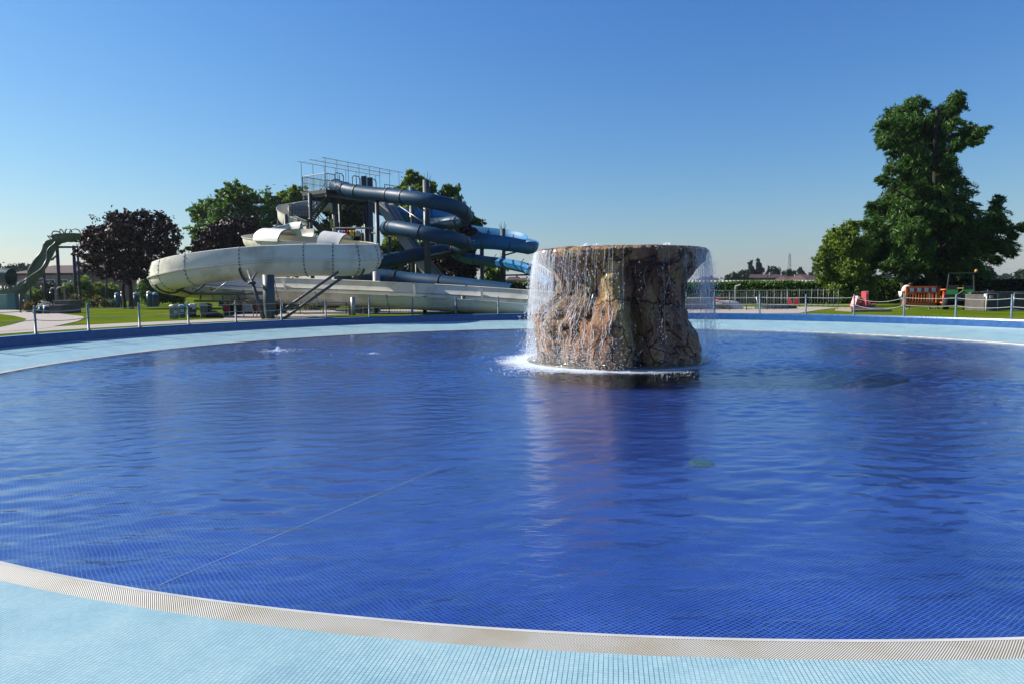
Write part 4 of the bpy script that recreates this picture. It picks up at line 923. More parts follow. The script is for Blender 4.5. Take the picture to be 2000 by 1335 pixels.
column(lb, 982, 447, 560, 54.5, 10, 'steel', True); column(lb, 941, 480, 560, 55, 8, 'steel')
for a, b in (((982, 486, 54.5), (1010, 478, 54)), ((982, 500, 54.5), (1030, 486, 54)), ((982, 480, 54.5), (1000, 468, 58)), ((982, 522, 54.5), (1010, 517, 51)), ((941, 505, 55), (915, 505, 56)), ((941, 486, 55), (965, 476, 53)), ((982, 538, 54.5), (1035, 537, 49)), ((1035, 537, 49), (1060, 534, 48))): tarm(lb, P(*a), P(*b), .06)
# ---- grey straight speed slide --------------------------------------------------
gsl = thing('speed_slide', 'steep straight pale grey slide dropping behind the blue tubes', 'water slide', P(850, 560, 52))
W4 = W([(700, 376, 55), (725, 384, 54.5), (744, 398, 54), (765, 430, 53.5), (790, 470, 53), (820, 512, 52.5), (848, 545, 52), (872, 560, 51.5), (900, 568, 51), (960, 574, 50)])
p4 = catmull(W4, 8); r4 = .66
sec4 = [(-r4, .55), (-r4, -.12), (r4, -.12), (r4, .55), (r4-.06, .55), (r4-.06, 0), (.05, 0), (.05, .5), (-.05, .5), (-.05, 0), (-r4+.06, 0), (-r4+.06, .55)]
sweep('flume', p4, sec4, MT['grey'], gsl, smooth=False)
for i in (22, 30, 38, 46): 
    c = Vector(p4[i]); mm = MB(); mm.tube((c.x, c.y+.1, GZ), (c.x, c.y+.1, c.z-.1), .1, .1, 8); mm.build('strut', MT['steel'], gsl, True)
# ---- tower -------------------------------------------------------------------------
tw = thing('slide_tower', 'grey steel slide tower with stairs, railed deck and open canopy frame', 'tower', P(680, 560, 53))
dk = 53.0
for px, y0, w, dd, mt in ((605, 378, 7, 51.5, 'steel'), (653, 375, 9, 52, 'steel'), (663, 375, 6, 55, 'steel'), (714, 386, 10, 54, 'dsteel'), (723, 386, 9, 51.8, 'steel'), (558, 419, 7, 50.5, 'steel'), (606, 380, 6, 56, 'steel'), (650, 378, 5, 57.5, 'steel')): column(tw, px, y0, 560, dd, w, mt)
TO = P(590, 376, 52.0); TA = Vector((.57, .82, 0)); TB = Vector((.82, -.57, 0)); TANG = math.atan2(TA.y, TA.x); TL, TWD = 7.6, 2.7
zdeck = TO.z; z = zdeck
def TT(a, b, h): return Vector((TO.x, TO.y, 0))+TA*a+TB*b+Vector((0, 0, h))
c_ = TT(TL/2, TWD/2, z-.14); mm = MB(); mm.box(c_, (TL, TWD, .28), TANG); mm.build('deck', MT['dsteel'], tw)
mm = MB()
for k in range(9): mm.box(TT(TL*k/8*.96+.15, TWD/2, z-.38), (.10, TWD-.1, .2), TANG)
for b in (.1, TWD-.1): mm.box(TT(TL/2, b, z-.42), (TL-.1, .14, .24), TANG)
mm.build('deck_beam', MT['steel'], tw)
for a in (2.2, 5.2):
    mm = MB()
    for s_ in (-1, 1): mm.tube(TT(a, TWD-.3, z-1.4), TT(a+s_*.9, TWD-.3, z-.5), .05, .05, 6)
    mm.build('bracing', MT['steel'], tw)
def railing(pts, h, sp=.13, name='railing', mat='steel', barr=.012, parent=tw):
    mm = MB()
    for a, b in zip(pts[:-1], pts[1:]):
        a, b = Vector(a), Vector(b); L0 = (b-a).length; n = max(2, int(L0/sp)); up = Vector((0, 0, h))
        mm.tube(a+up, b+up, .028, .028, 6); mm.tube(a+Vector((0, 0, .12)), b+Vector((0, 0, .12)), .02, .02, 5); mm.tube(a+up*.6, b+up*.6, .016, .016, 5)
        for k in range(n+1):
            q = a.lerp(b, k/n); mm.tube(q+Vector((0, 0, .12)), q+up, barr, barr, 4, False)
        for q in (a, b): mm.tube(q, q+up, .035, .035, 6)
    return mm.build(name, MT[mat], parent)
railing([TT(3, .05, z), TT(.05, .05, z), TT(.05, TWD-.05, z), TT(.9, TWD-.05, z)], 1.15, .15)
railing([TT(3, .05, z), TT(TL-.05, .05, z), TT(TL-.05, TWD-.05, z), TT(TL-1.6, TWD-.05, z)], 1.05, .25)
for a in (1.5, 3.2, 4.9):
    mm = MB(); p0, p1, p2 = TT(a, TWD-.7, z), TT(a+.4, TWD-.7, z), TT(a+.8, TWD-.7, z)
    for q in (p0, p1, p2): mm.tube(q, q+Vector((0, 0, 1.35)), .035, .035, 6)
    mm.path([p0+Vector((0, 0, 1.3)), p0.lerp(p1, .3)+Vector((0, 0, 1.45)), p1.lerp(p2, .6)+Vector((0, 0, 1.45)), p2+Vector((0, 0, 1.25))], .035, 6); mm.tube(p0+Vector((0, 0, .7)), p2+Vector((0, 0, .7)), .03, .03, 6); mm.build('start_gate', MT['dsteel'], tw)
for dx_ in (0, 1): mm = MB(); mm.box(P(711+dx_*11.5, 357+dx_*1.5, 54), (.42, .1, 1.0-.1*dx_)); mm.build('wind_panel', MT['dsteel'], tw)
zf = P(584, 317, 52).z; mm = MB()
for b in (0, TWD*.5, TWD):
    mm.tube(TT(-.3, b, zf), TT(TL+.5, b, zf), .017, .017, 6)
    if b != TWD*.5:
        for k in range(8): mm.tube(TT(TL*k/7, b, z), TT(TL*k/7, b, zf), .019, .019, 6)
for k in range(14): mm.tube(TT(TL*k/13, 0, zf), TT(TL*k/13, TWD, zf), .011, .011, 5)
mm.build('canopy_frame', MT['steel'], tw)
# stairs: upper flight from the landing up to the deck
l0, l1 = P(601, 431, 51.6), P(641, 381, 51.6)
def flight(a, b, w, n, name='stair_flight'):
    st = MB()
    a, b = Vector(a), Vector(b)
    for side in (0, w): st.tube(a+Vector((0, side, 0)), b+Vector((0, side, 0)), .09, .09, 6)
    for k in range(n):
        q = a.lerp(b, (k+.5)/n); st.box((q.x, q.y+w/2, q.z), (.26, w, .04))
    f = st.build(name, MT['steel'], tw)
    for side in (-.03, w+.03):
        rl = MB(); o_ = Vector((0, side, 0)); up = Vector((0, 0, 1.05)); rl.tube(a+o_+up, b+o_+up, .03, .03, 6); rl.tube(a+o_+up*.5, b+o_+up*.5, .02, .02, 5); rl.tube(a+o_+up*.75, b+o_+up*.75, .015, .015, 5); rl.tube(a+o_+up*.25, b+o_+up*.25, .015, .015, 5)
        for k in range(0, n+1, 3):
            q = a.lerp(b, k/n)+o_; rl.tube(q, q+up, .025, .025, 5)
        rl.build('handrail', MT['steel'], f)
flight(l0, l1, 1.1, 13); 
flight(P(606, 430, 53.2), P(640, 470, 53.2), 1.1, 12)
a = P(566, 428, 51.4); b = P(606, 430, 51.4)
mm = MB(); mm.box(((a.x+b.x)/2, 52.4, a.z-.15), (b.x-a.x, 2.2, .25)); mm.build('landing', MT['dsteel'], tw)
railing([(a.x, 53.4, a.z), (a.x, 51.4, a.z), (b.x, 51.4, a.z)], 1.1, .2)
mm = MB(); mm.box(((a.x+b.x)/2-.1, 51.44, a.z+.6), (b.x-a.x-.3, .02, .8)); mm.build('mesh_panel', MT['fuse'], tw)
mm = MB(); mm.box((P(637, 437, 50.4).x, 52, P(637, 437, 52).z), (.22, .1, .7)); o = mm.build('life_vest', MT['yellow'], tw); 
mm = MB(); mm.tube(P(578, 450, 50.8), P(602, 437, 51), .05, .05, 6); mm.build('bracing', MT['galv'], tw)
# ---- green slide on the far left ---------------------------------------------------
gs_ = thing('half_pipe_slide', 'pale green half pipe slide swooping down on violet columns at the far left', 'water slide', G(100, 590))
W5 = W([(330, 560, 68), (300, 543, 68), (270, 530, 68), (230, 500, 67), (200, 475, 65), (175, 464, 63), (150, 462, 61), (126, 462, 60), (108, 469, 60), (96, 484, 59.5), (84, 507, 59), (68, 533, 58), (52, 552, 57.5), (34, 565, 57), (10, 572, 57), (-30, 572, 58)])
p5 = catmull(W5, 8)
half = [(-.98, .42), (-.98, .36), (-.92, .36)]+[(.92*math.cos(R_(a)), .92*math.sin(R_(a))*.95) for a in range(172, 369, 12)]+[(.92, .36), (.98, .36), (.98, .42)]
half = [(-.58, .24), (-.58, .19), (-.52, .18), (-.52, .05)]+[(.52*math.cos(R_(a)), .52*math.sin(R_(a))) for a in range(185, 357, 12)]+[(.52, .05), (.52, .18), (.58, .19), (.58, .24)]
half_unused = [(-.98, .32), (-.98, .26), (-.92, .25), (-.92, .05)]+[(.92*math.cos(R_(a)), .92*math.sin(R_(a))) for a in range(185, 357, 12)]+[(.92, .05), (.92, .25), (.98, .26), (.98, .32)]
sweep('half_pipe', p5, thick(half, .04), MT['green'], gs_)
for s in np.arange(.6, 14.5, .75): seam_at(p5, int(s*8), half, .03, simple('green_flange', (.05, .10, .07), .5), gs_, False, .07)
# hoops above the crest
for s in (6.2, 6.7, 7.2, 7.7, 8.2):
    i = int(s*8); T, Lf, U = frames(p5); c = Vector(p5[i]); mm = MB()
    mm.path([c+Vector(Lf[i])*.54*math.cos(R_(a))+Vector(U[i])*(.28+.36*math.sin(R_(a))) for a in range(0, 181, 15)], .05, 6); mm.build('hoop', MT['green'], gs_, True)
for px, yt, w in ((110, 462, 6), (143, 480, 6), (151, 480, 4), (85, 520, 4), (58, 548, 4), (206, 520, 4), (10, 560, 3)):
    column(gs_, px, yt, 590, 60.5 if px > 90 else 58.5, w, 'purple')
mm = MB()
for a, b in (((110, 483), (150, 483)), ((110, 500), (100, 508)), ((85, 507), (104, 507)), ((58, 549), (84, 546))): mm.tube(P(*a, 60), P(*b, 60), .09, .09, 8)
mm.build('cross_beam', MT['purple'], gs_)
g2 = thing('splash_pool_end', 'dark green tube end of a slide cut by the left edge of the view', 'water slide', G(0, 592))
pe = catmull(W([(-60, 545, 60), (-20, 542, 60), (5, 541, 60), (22, 542, 60)]), 6)
sweep('tube', pe, [(.75*math.cos(2*math.pi*k/20), .75*math.sin(2*math.pi*k/20)) for k in range(20)], simple('deep_green', (.03, .10, .08), .4), g2)
ringseam(pe, 8, .75, .06, .1, MT['green'], g2); column(g2, 8, 560, 590, 60, 5, 'purple')
# ================================================================ VEGETATION
def crown(lobes, n, size, mat, parent, name='crown', elong=1.0, droop=0.0, fill=.55, clump=.26, seed=1, wid=.55, branchy=0, rise=.1, sag=.0):
    """lobes: (cx,cy,cz,rx,ry,rz). leaf faces gathered in clumps through each lobe"""
    g = np.random.default_rng(seed); lob = np.array(lobes, float)
    vol = (lob[:, 3]*lob[:, 4]*lob[:, 5])**.75; vol /= vol.sum(); P_ = []; D_ = []
    for l, w in zip(lob, vol):
        nl = max(12, int(n*w)); rm = min(l[3], l[5]); nc = max(5, int(nl/34))
        u = g.normal(size=(nc, 3)); u /= np.linalg.norm(u, axis=1)[:, None]; rad = g.uniform(fill**3, 1.08, nc)**(1/3)
        cc = l[:3]+u*rad[:, None]*l[3:6]
        cs = clump*rm*g.uniform(.55, 1.5, nc)
        ix = g.integers(0, nc, nl)
        off = g.normal(size=(nl, 3))*.62; off *= (1+.8*(g.random(nl) < .12))[:, None]; off[:, 2] *= .8
        pos = cc[ix]+off*cs[ix][:, None]
        out = (pos-l[:3])/l[3:6]; out /= np.linalg.norm(out, axis=1)[:, None]+1e-6
        P_.append(pos); D_.append(out)
    if branchy:
        ax = np.array([np.average(lob[:, 0], weights=lob[:, 3]), np.average(lob[:, 1], weights=lob[:, 3])]); zc = lob[:, 2].mean()
        for l, w in zip(lob, vol):
            nl = max(12, int(n*w*branchy)); nb = max(4, int(nl/45)); per = nl//nb
            base = l[:3]+g.normal(size=(nb, 3))*.38*l[3:6]
            dirv = np.stack([l[0]-ax[0]+g.normal(0, 1.1, nb)*l[3]*.9, l[1]-ax[1]+g.normal(0, 1.1, nb)*l[3]*.9, g.normal(rise, .45, nb)*l[3]], 1); dirv /= np.linalg.norm(dirv, axis=1)[:, None]
            ln_ = min(l[3], l[5])*g.uniform(.7, 1.45, nb)
            u = np.repeat(g.uniform(0, 1, (nb, 1)), per, 1); u = g.uniform(0, 1, (nb, per)); th = ln_[:, None]*.16*(1.15-u*.8)
            p = base[:, None, :]+dirv[:, None, :]*(u*ln_[:, None])[..., None]+g.normal(size=(nb, per, 3))*th[..., None]; p[..., 2] -= sag*(u**2)*ln_[:, None]
            P_.append(p.reshape(-1, 3)); D_.append(np.repeat(dirv, per, 0))
    pos = np.concatenate(P_); out = np.concatenate(D_); m = len(pos)
    nrm = g.normal(size=(m, 3))+out*.7; nrm /= np.linalg.norm(nrm, axis=1)[:, None]
    a = g.normal(size=(m, 3))
    if droop or elong > 1: a = out*1.0+g.normal(size=(m, 3))*.55; a[:, 2] -= droop
    a -= nrm*(a*nrm).sum(1)[:, None]; a /= np.linalg.norm(a, axis=1)[:, None]+1e-9; b = np.cross(nrm, a)
    s = size*g.uniform(.55, 1.35, m)[:, None]; la = s*elong; lb_ = s*wid
    V = np.stack([pos-a*la*.5, pos+b*lb_*.5-a*la*.05, pos+a*la*.5, pos-b*lb_*.5-a*la*.05], 1).reshape(-1, 3)
    Fq = np.arange(m*4).reshape(-1, 4)
    return np_mesh(name, V, Fq, mat, parent)
def plobes(lst, d, dj=.6, dscale=1.0, seed=0):
    """pixel lobes (x,y,rx,ry[,depth offset]) -> world lobes at depth d"""
    r = random.Random(seed); out = []
    for q in lst:
        x, y, rx, ry = q[:4]; off = q[4] if len(q) > 4 else r.uniform(-1, 1)*dj
        dd = d+off; p = P(x, y, dd); k = PX(dd); out.append((p.x, p.y, p.z, rx*k, max(rx, ry)*k*dscale*.9, ry*k))
    return out
def trunk(base, top, r0, r1, limbs, parent, mat='bark', name='trunk', n=9):
    mm = MB(); b, t = Vector(base), Vector(top); k = 8
    pts_ = [b.lerp(t, i/k)+Vector((random.uniform(-1, 1), random.uniform(-1, 1), 0))*r0*.35*(0 < i < k) for i in range(k+1)]
    mm.path([b-Vector((0, 0, .15))]+pts_, [r0*1.5]+[r0*(1.25 if i == 0 else 1)*(1-i/k)+r1*i/k for i in range(k+1)], n)
    for l in limbs:
        L_ = Vector(l); f = min(.9, max(.25, (L_.z-b.z)/(t.z-b.z+1e-6)-.22)); s = b.lerp(t, f); mid = s.lerp(L_, .5)+Vector((0, 0, .1*(L_-s).length))
        rr = (r0*(1-f)+r1*f)*.55; mm.path([s, mid, L_], [rr, rr*.6, rr*.2], 6)
    return mm.build(name, MT[mat], parent, True)
def tree(name, label, cat, base_px, d, lob, n, size, mat, tr_r, group=None, topfrac=.8, limbs=6, seed=1, wid=.55, elong=1.0, droop=0.0, dj=.8, clump=.26, fill=.55, tmat='bark', trunk2=None, dscale=1.0, branchy=.8, rise=.5, sag=.05):
    b = P(base_px[0], base_px[1], d); b.z = GZ
    t = thing(name, label, cat, b, group); L3 = plobes(lob, d, dj, dscale, seed)
    crown(L3, n, size, MT[mat], t, 'crown', elong, droop, fill, clump, seed, wid, branchy, rise, sag)
    zs = [l[2] for l in L3]; ztop = b.z+(max(zs)-b.z)*topfrac
    xs = sum(l[0]*l[3] for l in L3)/sum(l[3] for l in L3)
    r = random.Random(seed); pick = r.sample(L3, min(limbs, len(L3)))
    trunk(b, (b.x+(xs-b.x)*.5, b.y, ztop), tr_r, tr_r*.3, [(l[0], l[1], l[2]) for l in pick], t, tmat)
    if trunk2:
        q = P(trunk2[0], trunk2[1], d+.5); q.z = GZ; trunk(q, (q.x, q.y, b.z+(ztop-b.z)*.7), tr_r*.8, tr_r*.3, [], t, tmat)
    return t
CY = [(1866, 190, 12, 16), (1858, 208, 20, 16), (1842, 222, 22, 18), (1786, 205, 22, 13), (1770, 218, 24, 16), (1742, 222, 12, 12), (1735, 240, 18, 12), (1760, 245, 30, 20), (1728, 262, 14, 14), (1800, 240, 30, 20), (1825, 250, 26, 22), (1860, 245, 16, 14), (1890, 252, 14, 11), (1910, 258, 16, 8), (1925, 250, 8, 6), (1885, 268, 26, 14), (1900, 275, 16, 10), (1740, 275, 24, 14), (1728, 284, 14, 8), (1775, 275, 30, 18), (1820, 280, 28, 20), (1858, 286, 22, 14), (1752, 300, 14, 10), (1790, 305, 26, 22), (1825, 315, 22, 25), (1852, 312, 14, 16), (1745, 330, 18, 14), (1732, 350, 16, 10), (1725, 358, 10, 8), (1775, 340, 26, 22), (1815, 350, 24, 24), (1850, 345, 20, 22), (1868, 358, 16, 14), (1760, 370, 24, 18), (1790, 380, 30, 22), (1835, 385, 26, 20), (1866, 382, 18, 18), (1738, 392, 18, 12), (1712, 402, 14, 10), (1702, 412, 10, 10), (1730, 412, 26, 18), (1770, 412, 32, 22), (1810, 420, 30, 24), (1850, 415, 28, 22), (1888, 400, 12, 14), (1880, 420, 20, 18), (1702, 440, 16, 16), (1730, 445, 28, 22), (1775, 450, 34, 24), (1820, 455, 34, 26), (1865, 448, 30, 24), (1905, 442, 26, 20), (1948, 390, 10, 10), (1942, 405, 12, 14), (1935, 422, 16, 16), (1930, 445, 24, 20), (1960, 448, 16, 12), (1985, 446, 16, 9), (2008, 443, 14, 8), (1975, 460, 14, 8), (1700, 475, 24, 18), (1740, 485, 32, 22), (1785, 490, 36, 24), (1835, 492, 36, 26), (1880, 485, 34, 26), (1920, 478, 30, 22), (1955, 478, 20, 14), (1968, 495, 14, 9), (1940, 505, 14, 12), (1680, 500, 20, 14), (1662, 505, 16, 12), (1672, 520, 18, 14), (1715, 512, 24, 18), (1690, 525, 18, 12), (1750, 518, 24, 16), (1770, 530, 16, 14), (1800, 520, 30, 18), (1840, 525, 34, 22), (1885, 520, 30, 22), (1905, 535, 16, 14)]
tree('bald_cypress', 'tall ragged dark green conifer with drooping branches at the right behind the orange barrier', 'tree', (1822, 592), 42.5, CY, 62000, .17, 'leaf_cyp2', .26, topfrac=.93, limbs=34, seed=5, elong=1.9, wid=.36, droop=.5, branchy=1.5, rise=.12, sag=.45, dj=2.0, clump=.19, fill=.5, tmat='bark', dscale=1.25)
tree('evergreen_bush', 'dark dense low tree round the trunk foot of the tall conifer', 'tree', (1850, 592), 44, [(1830, 560, 26, 26), (1860, 555, 28, 28), (1885, 560, 22, 26), (1808, 572, 12, 18), (1850, 580, 40, 16)], 9000, .20, 'leaf_dark', .2, limbs=2, seed=8)
RT = [(1660, 448, 18, 14), (1672, 440, 10, 8), (1640, 458, 24, 16), (1625, 470, 16, 12), (1655, 475, 28, 18), (1620, 490, 20, 14), (1645, 498, 28, 20), (1680, 490, 24, 20), (1608, 512, 14, 14), (1630, 520, 26, 20), (1665, 525, 26, 20), (1600, 520, 10, 8), (1622, 545, 22, 16), (1655, 552, 28, 18), (1690, 548, 22, 16), (1640, 568, 18, 10), (1672, 570, 26, 14), (1695, 575, 16, 12)]
tree('round_tree', 'leafy rounded green tree left of the tall conifer behind the red loungers', 'tree', (1667, 592), 41, RT, 14000, .17, 'leaf_yel', .14, seed=9, dj=.9, clump=.3, dscale=.9)
PT = [(262, 420, 20, 12), (300, 425, 26, 16), (322, 438, 18, 14), (240, 432, 30, 18), (208, 440, 20, 14), (185, 455, 20, 14), (225, 455, 36, 22), (275, 450, 40, 26), (320, 460, 24, 22), (338, 468, 12, 10), (170, 470, 20, 16), (200, 480, 34, 22), (250, 485, 42, 26), (300, 490, 36, 26), (330, 490, 16, 16), (160, 495, 12, 14), (185, 508, 24, 16), (225, 515, 36, 22), (270, 520, 38, 20), (305, 520, 22, 14), (215, 535, 26, 12), (250, 540, 30, 12), (175, 520, 14, 12)]
tree('copper_beech', 'round dark purple leaved tree standing on the left lawn beside the green slide', 'tree', (256, 590), 52, PT, 15000, .23, 'leaf_purple', .17, fill=.75, seed=3, trunk2=(243, 588), dj=1.8, clump=.26)
tree('purple_tree', 'dark purple leaved tree partly hidden behind the cream slide', 'tree', (430, 575), 58, [(400, 482, 22, 16), (430, 462, 28, 22), (460, 450, 26, 20), (485, 455, 22, 18), (440, 485, 36, 24), (480, 480, 30, 24), (510, 470, 18, 18), (385, 492, 14, 10), (430, 515, 40, 24), (480, 520, 36, 24)], 14000, .32, 'leaf_purple', .2, seed=4, dj=1.5)
GT = [(378, 408, 12, 10), (400, 405, 14, 12), (440, 380, 16, 14), (460, 372, 22, 14), (480, 378, 16, 14), (425, 398, 24, 18), (465, 400, 30, 22), (395, 425, 22, 18), (435, 425, 30, 22), (478, 425, 26, 22), (500, 395, 14, 14), (515, 390, 16, 18), (530, 400, 14, 16), (520, 420, 22, 20), (540, 425, 14, 16), (385, 450, 16, 18), (420, 455, 26, 20), (460, 455, 30, 20), (505, 445, 26, 18), (400, 480, 18, 18), (440, 490, 34, 24), (500, 480, 30, 24)]
tree('green_tree', 'large mid green tree rising behind the cream slide left of the tower', 'tree', (455, 575), 66, GT, 12500, .27, 'leaf_green', .25, fill=.7, elong=1.3, seed=6, dj=1.8, clump=.28, group='green trees behind the slides')
tree('green_tree', 'small green tree top just left of the tower stairs', 'tree', (580, 575), 68, [(560, 385, 14, 14), (578, 378, 14, 12), (592, 390, 14, 14), (570, 400, 22, 14), (590, 410, 20, 16), (575, 430, 24, 20), (590, 470, 24, 26), (580, 510, 22, 24)], 7000, .36, 'leaf_yel', .2, seed=7, group='green trees behind the slides')
tree('green_tree', 'green tree seen under the tower deck between its columns', 'tree', (690, 575), 64, [(680, 410, 22, 14), (700, 425, 20, 16), (672, 430, 20, 18), (650, 415, 18, 14), (665, 455, 24, 20), (690, 470, 16, 16), (640, 450, 18, 20), (655, 500, 28, 26), (690, 520, 22, 22)], 9000, .34, 'leaf_dark', .25, seed=10, group='green trees behind the slides')
tree('green_tree', 'pale green spiky topped tree behind the upper loop of the dark tube', 'tree', (800, 575), 68, [(806, 345, 8, 12), (800, 358, 14, 14), (815, 358, 12, 14), (785, 372, 14, 10), (805, 378, 22, 14), (830, 375, 14, 12), (842, 368, 8, 12), (800, 400, 26, 20), (830, 405, 24, 20), (790, 440, 24, 24), (825, 445, 22, 26), (780, 490, 24, 24), (755, 500, 14, 26), (770, 530, 28, 18), (820, 500, 24, 26), (815, 535, 30, 16)], 13000, .34, 'leaf_yel', .22, seed=12, elong=1.4, dj=1.2, group='green trees behind the slides')
tree('green_tree', 'green tree behind the right end of the dark tube loops', 'tree', (885, 575), 67, [(878, 368, 8, 10), (870, 378, 12, 10), (888, 378, 12, 12), (880, 392, 22, 12), (892, 405, 18, 14), (905, 425, 20, 16), (925, 435, 12, 12), (900, 445, 20, 16), (885, 470, 22, 22)], 7000, .34, 'leaf_green', .2, seed=13, group='green trees behind the slides')
tree('dark_tree', 'very dark purple tree filling the space under the tube loops', 'tree', (880, 575), 60, [(870, 490, 26, 20), (890, 510, 30, 24), (905, 490, 20, 20), (865, 520, 26, 24), (895, 535, 30, 20), (915, 515, 14, 18), (910, 450, 18, 12), (860, 545, 30, 16), (745, 505, 14, 18)], 13000, .30, 'leaf_purple', .22, seed=14)
tree('small_tree', 'small bright tree standing between the two columns of the light blue slide', 'tree', (960, 572), 62, [(955, 528, 12, 10), (965, 540, 16, 12), (950, 548, 14, 10), (972, 552, 10, 10)], 2200, .26, 'leaf_yel', .08, seed=15)
# ---- clipped hedges
def hedge(name, label, p0, p1, z0, z1, th, n, mat, size=.16, core=True):
    a, b = Vector(p0), Vector(p1); L0 = (b-a).length; t = (b-a)/L0; s = Vector((-t.y, t.x, 0)); mid = (a+b)/2; mid.z = z0
    h = thing(name, label, 'hedge', mid)
    if core:
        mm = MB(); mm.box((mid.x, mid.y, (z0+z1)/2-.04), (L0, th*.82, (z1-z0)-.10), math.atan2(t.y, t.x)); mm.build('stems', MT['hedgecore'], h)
    g = np.random.default_rng(int(L0*10)); k = n; u = g.uniform(0, L0, k); w = g.uniform(-.5, .5, k); v = g.uniform(0, 1, k); face = g.random(k)
    w = np.where(face < .45, np.sign(w)*.5+g.normal(0, .05, k), w); v = np.where(face >= .45, 1+g.normal(0, .035, k), v)
    v += .03*np.sin(u*.8)+.02*np.sin(u*2.3)
    pos = np.array(a)[None]+u[:, None]*np.array(t)+(w*th)[:, None]*np.array(s); pos[:, 2] = z0+v*(z1-z0)
    nrm = g.normal(size=(k, 3)); nrm /= np.linalg.norm(nrm, axis=1)[:, None]; q = g.normal(size=(k, 3)); q -= nrm*(q*nrm).sum(1)[:, None]; q /= np.linalg.norm(q, axis=1)[:, None]; r = np.cross(nrm, q)
    sz = (size*g.uniform(.6, 1.4, k))[:, None]
    V = np.stack([pos-q*sz*.5, pos+r*sz*.3, pos+q*sz*.5, pos-r*sz*.3], 1).reshape(-1, 3)
    np_mesh('foliage', V, np.arange(k*4).reshape(-1, 4), MT[mat], h); return h
def gp(px, d): p = P(px, 590, d); p.z = GZ; return p
zh = P(1500, 552.6, 48).z
hedge('clipped_hedge', 'long clipped green hedge behind the metal fence right of the fountain', gp(1215, 52), gp(1760, 46), GZ, zh, 1.5, 22000, 'leaf_green', .17)
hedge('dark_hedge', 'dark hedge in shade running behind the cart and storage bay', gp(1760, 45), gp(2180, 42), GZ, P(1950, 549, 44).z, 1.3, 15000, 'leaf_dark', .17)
hedge('field_hedge', 'low bright hedge beyond the slides left of the fountain', gp(900, 62), gp(1120, 60), GZ, P(980, 553, 62).z, 1.5, 6000, 'leaf_yel', .22)
# ---- planting on the left: shrubs, roses
def shrub(name, label, px, py, w, h, d, mat, n, size=.16, group=None, flowers=None, cat='shrub', seed=0):
    b = P(px, py, d); b.z = GZ; k = PX(d); t = thing(name, label, cat, b, group); w, h = w*k, h*k
    r = random.Random(seed+int(px)); lob = [(b.x+r.uniform(-.3, .3)*w, b.y+r.uniform(-.2, .2)*w, b.z+h*(.25+.55*r.random()), w*.34, w*.34, h*.32) for _ in range(6)]+[(b.x, b.y, b.z+h*.55, w*.42, w*.42, h*.45)]
    crown(lob, n, size, MT[mat], t, 'foliage', clump=.35, seed=seed+int(px))
    if flowers: crown(lob, max(10, n//9), size*.9, MT[flowers], t, 'blossom', clump=.5, fill=.9, seed=seed+3+int(px))
    mm = MB()
    for j in range(4): mm.tube(b+Vector((r.uniform(-.1, .1)*w, 0, -.05)), (b.x+r.uniform(-.25, .25)*w, b.y, b.z+h*.6), .025, .012, 5)
    mm.build('stem', MT['bark'], t); return t
for i, (px, w, h, lab) in enumerate([(62, 30, 30, 'bright shrub behind the green slide foot beside the first violet column'), (96, 34, 44, 'tall dark shrub between violet columns left of the shower arches'), (130, 30, 42, 'dense bright shrub behind the shower arches'), (165, 26, 62, 'tall yellow green bush right of the violet columns'), (192, 30, 44, 'bright bush left of the purple tree trunk'), (222, 30, 40, 'bright bush just behind the purple tree trunk'), (285, 34, 48, 'green bush right of the purple tree trunk'), (310, 30, 36, 'green bush by the parked carts behind the cream slide'), (340, 34, 30, 'low green bush under the cream slide left end'), (30, 26, 26, 'yellow green bush behind the dark tube end')]):
    shrub('garden_shrub', lab, px, 588, w, h, 66+(i % 3), ['leaf_yel', 'leaf_dark', 'leaf_yel', 'leaf_yel', 'leaf_yel', 'leaf_yel', 'leaf_green', 'leaf_green', 'leaf_green', 'leaf_yel'][i], 2600, .24, 'shrubs behind the left lawn', seed=i)
for i, (px, py, w, h, fl_) in enumerate([(140, 592, 18, 24, 'flower'), (158, 592, 16, 18, 'flower'), (176, 592, 15, 17, 'flowerw'), (190, 591, 16, 22, 'flower'), (205, 591, 14, 16, 'flower'), (218, 590, 14, 14, 'flowerw'), (124, 588, 16, 20, 'flower')]):
    shrub('rose_bush', ['leftmost of the lawn edge rose bushes, pink, above the planter end', 'second rose bush from the planter, pink flowers', 'third rose bush from the planter, white flowers', 'fourth rose bush from the planter, tall with red pink flowers', 'fifth rose bush from the planter, pink flowers', 'last small rose bush with white flowers beside the purple tree trunk', 'pink rose bush rising directly behind the stone planter'][i], px, py, w, h, 57, 'leaf_green', 700, .13, 'rose bushes along the left lawn', fl_, 'rose bush', i)
shrub('silver_shrub', 'pale grey leaved shrub growing behind the stone planter left side', 86, 603, 18, 20, 46, 'flowerw', 900, .1, seed=2); shrub('silver_shrub', 'olive green shrub left of the stone planter by the red post', 58, 605, 20, 22, 45, 'leaf_dry', 900, .11, seed=4)
for i, (px, py, w, h, lab) in enumerate([(575, 610, 26, 16, 'dry orange tinged shrub right of the slide column'), (605, 610, 30, 15, 'golden dry shrub behind the low fence'), (652, 611, 26, 16, 'golden green shrub left of the dark bin by the slide'), (620, 600, 40, 16, 'green shrub behind the golden ones under the cream slide'), (560, 598, 30, 18, 'shadowed green shrub just right of the slide column')]):
    shrub('dry_shrub', lab, px, py, w, h, 43, ['leaf_dry', 'leaf_dry', 'leaf_dry', 'leaf_green', 'leaf_green'][i], 1500, .13, 'shrubs under the cream slide', seed=20+i)
# stone hedge block behind the signs
hedge('box_hedge', 'low clipped hedge in front of the signs beside the slide column', gp(440, 37.5), gp(556, 37.5), GZ, P(480, 593, 37.5).z, .7, 5000, 'leaf_dry', .09)
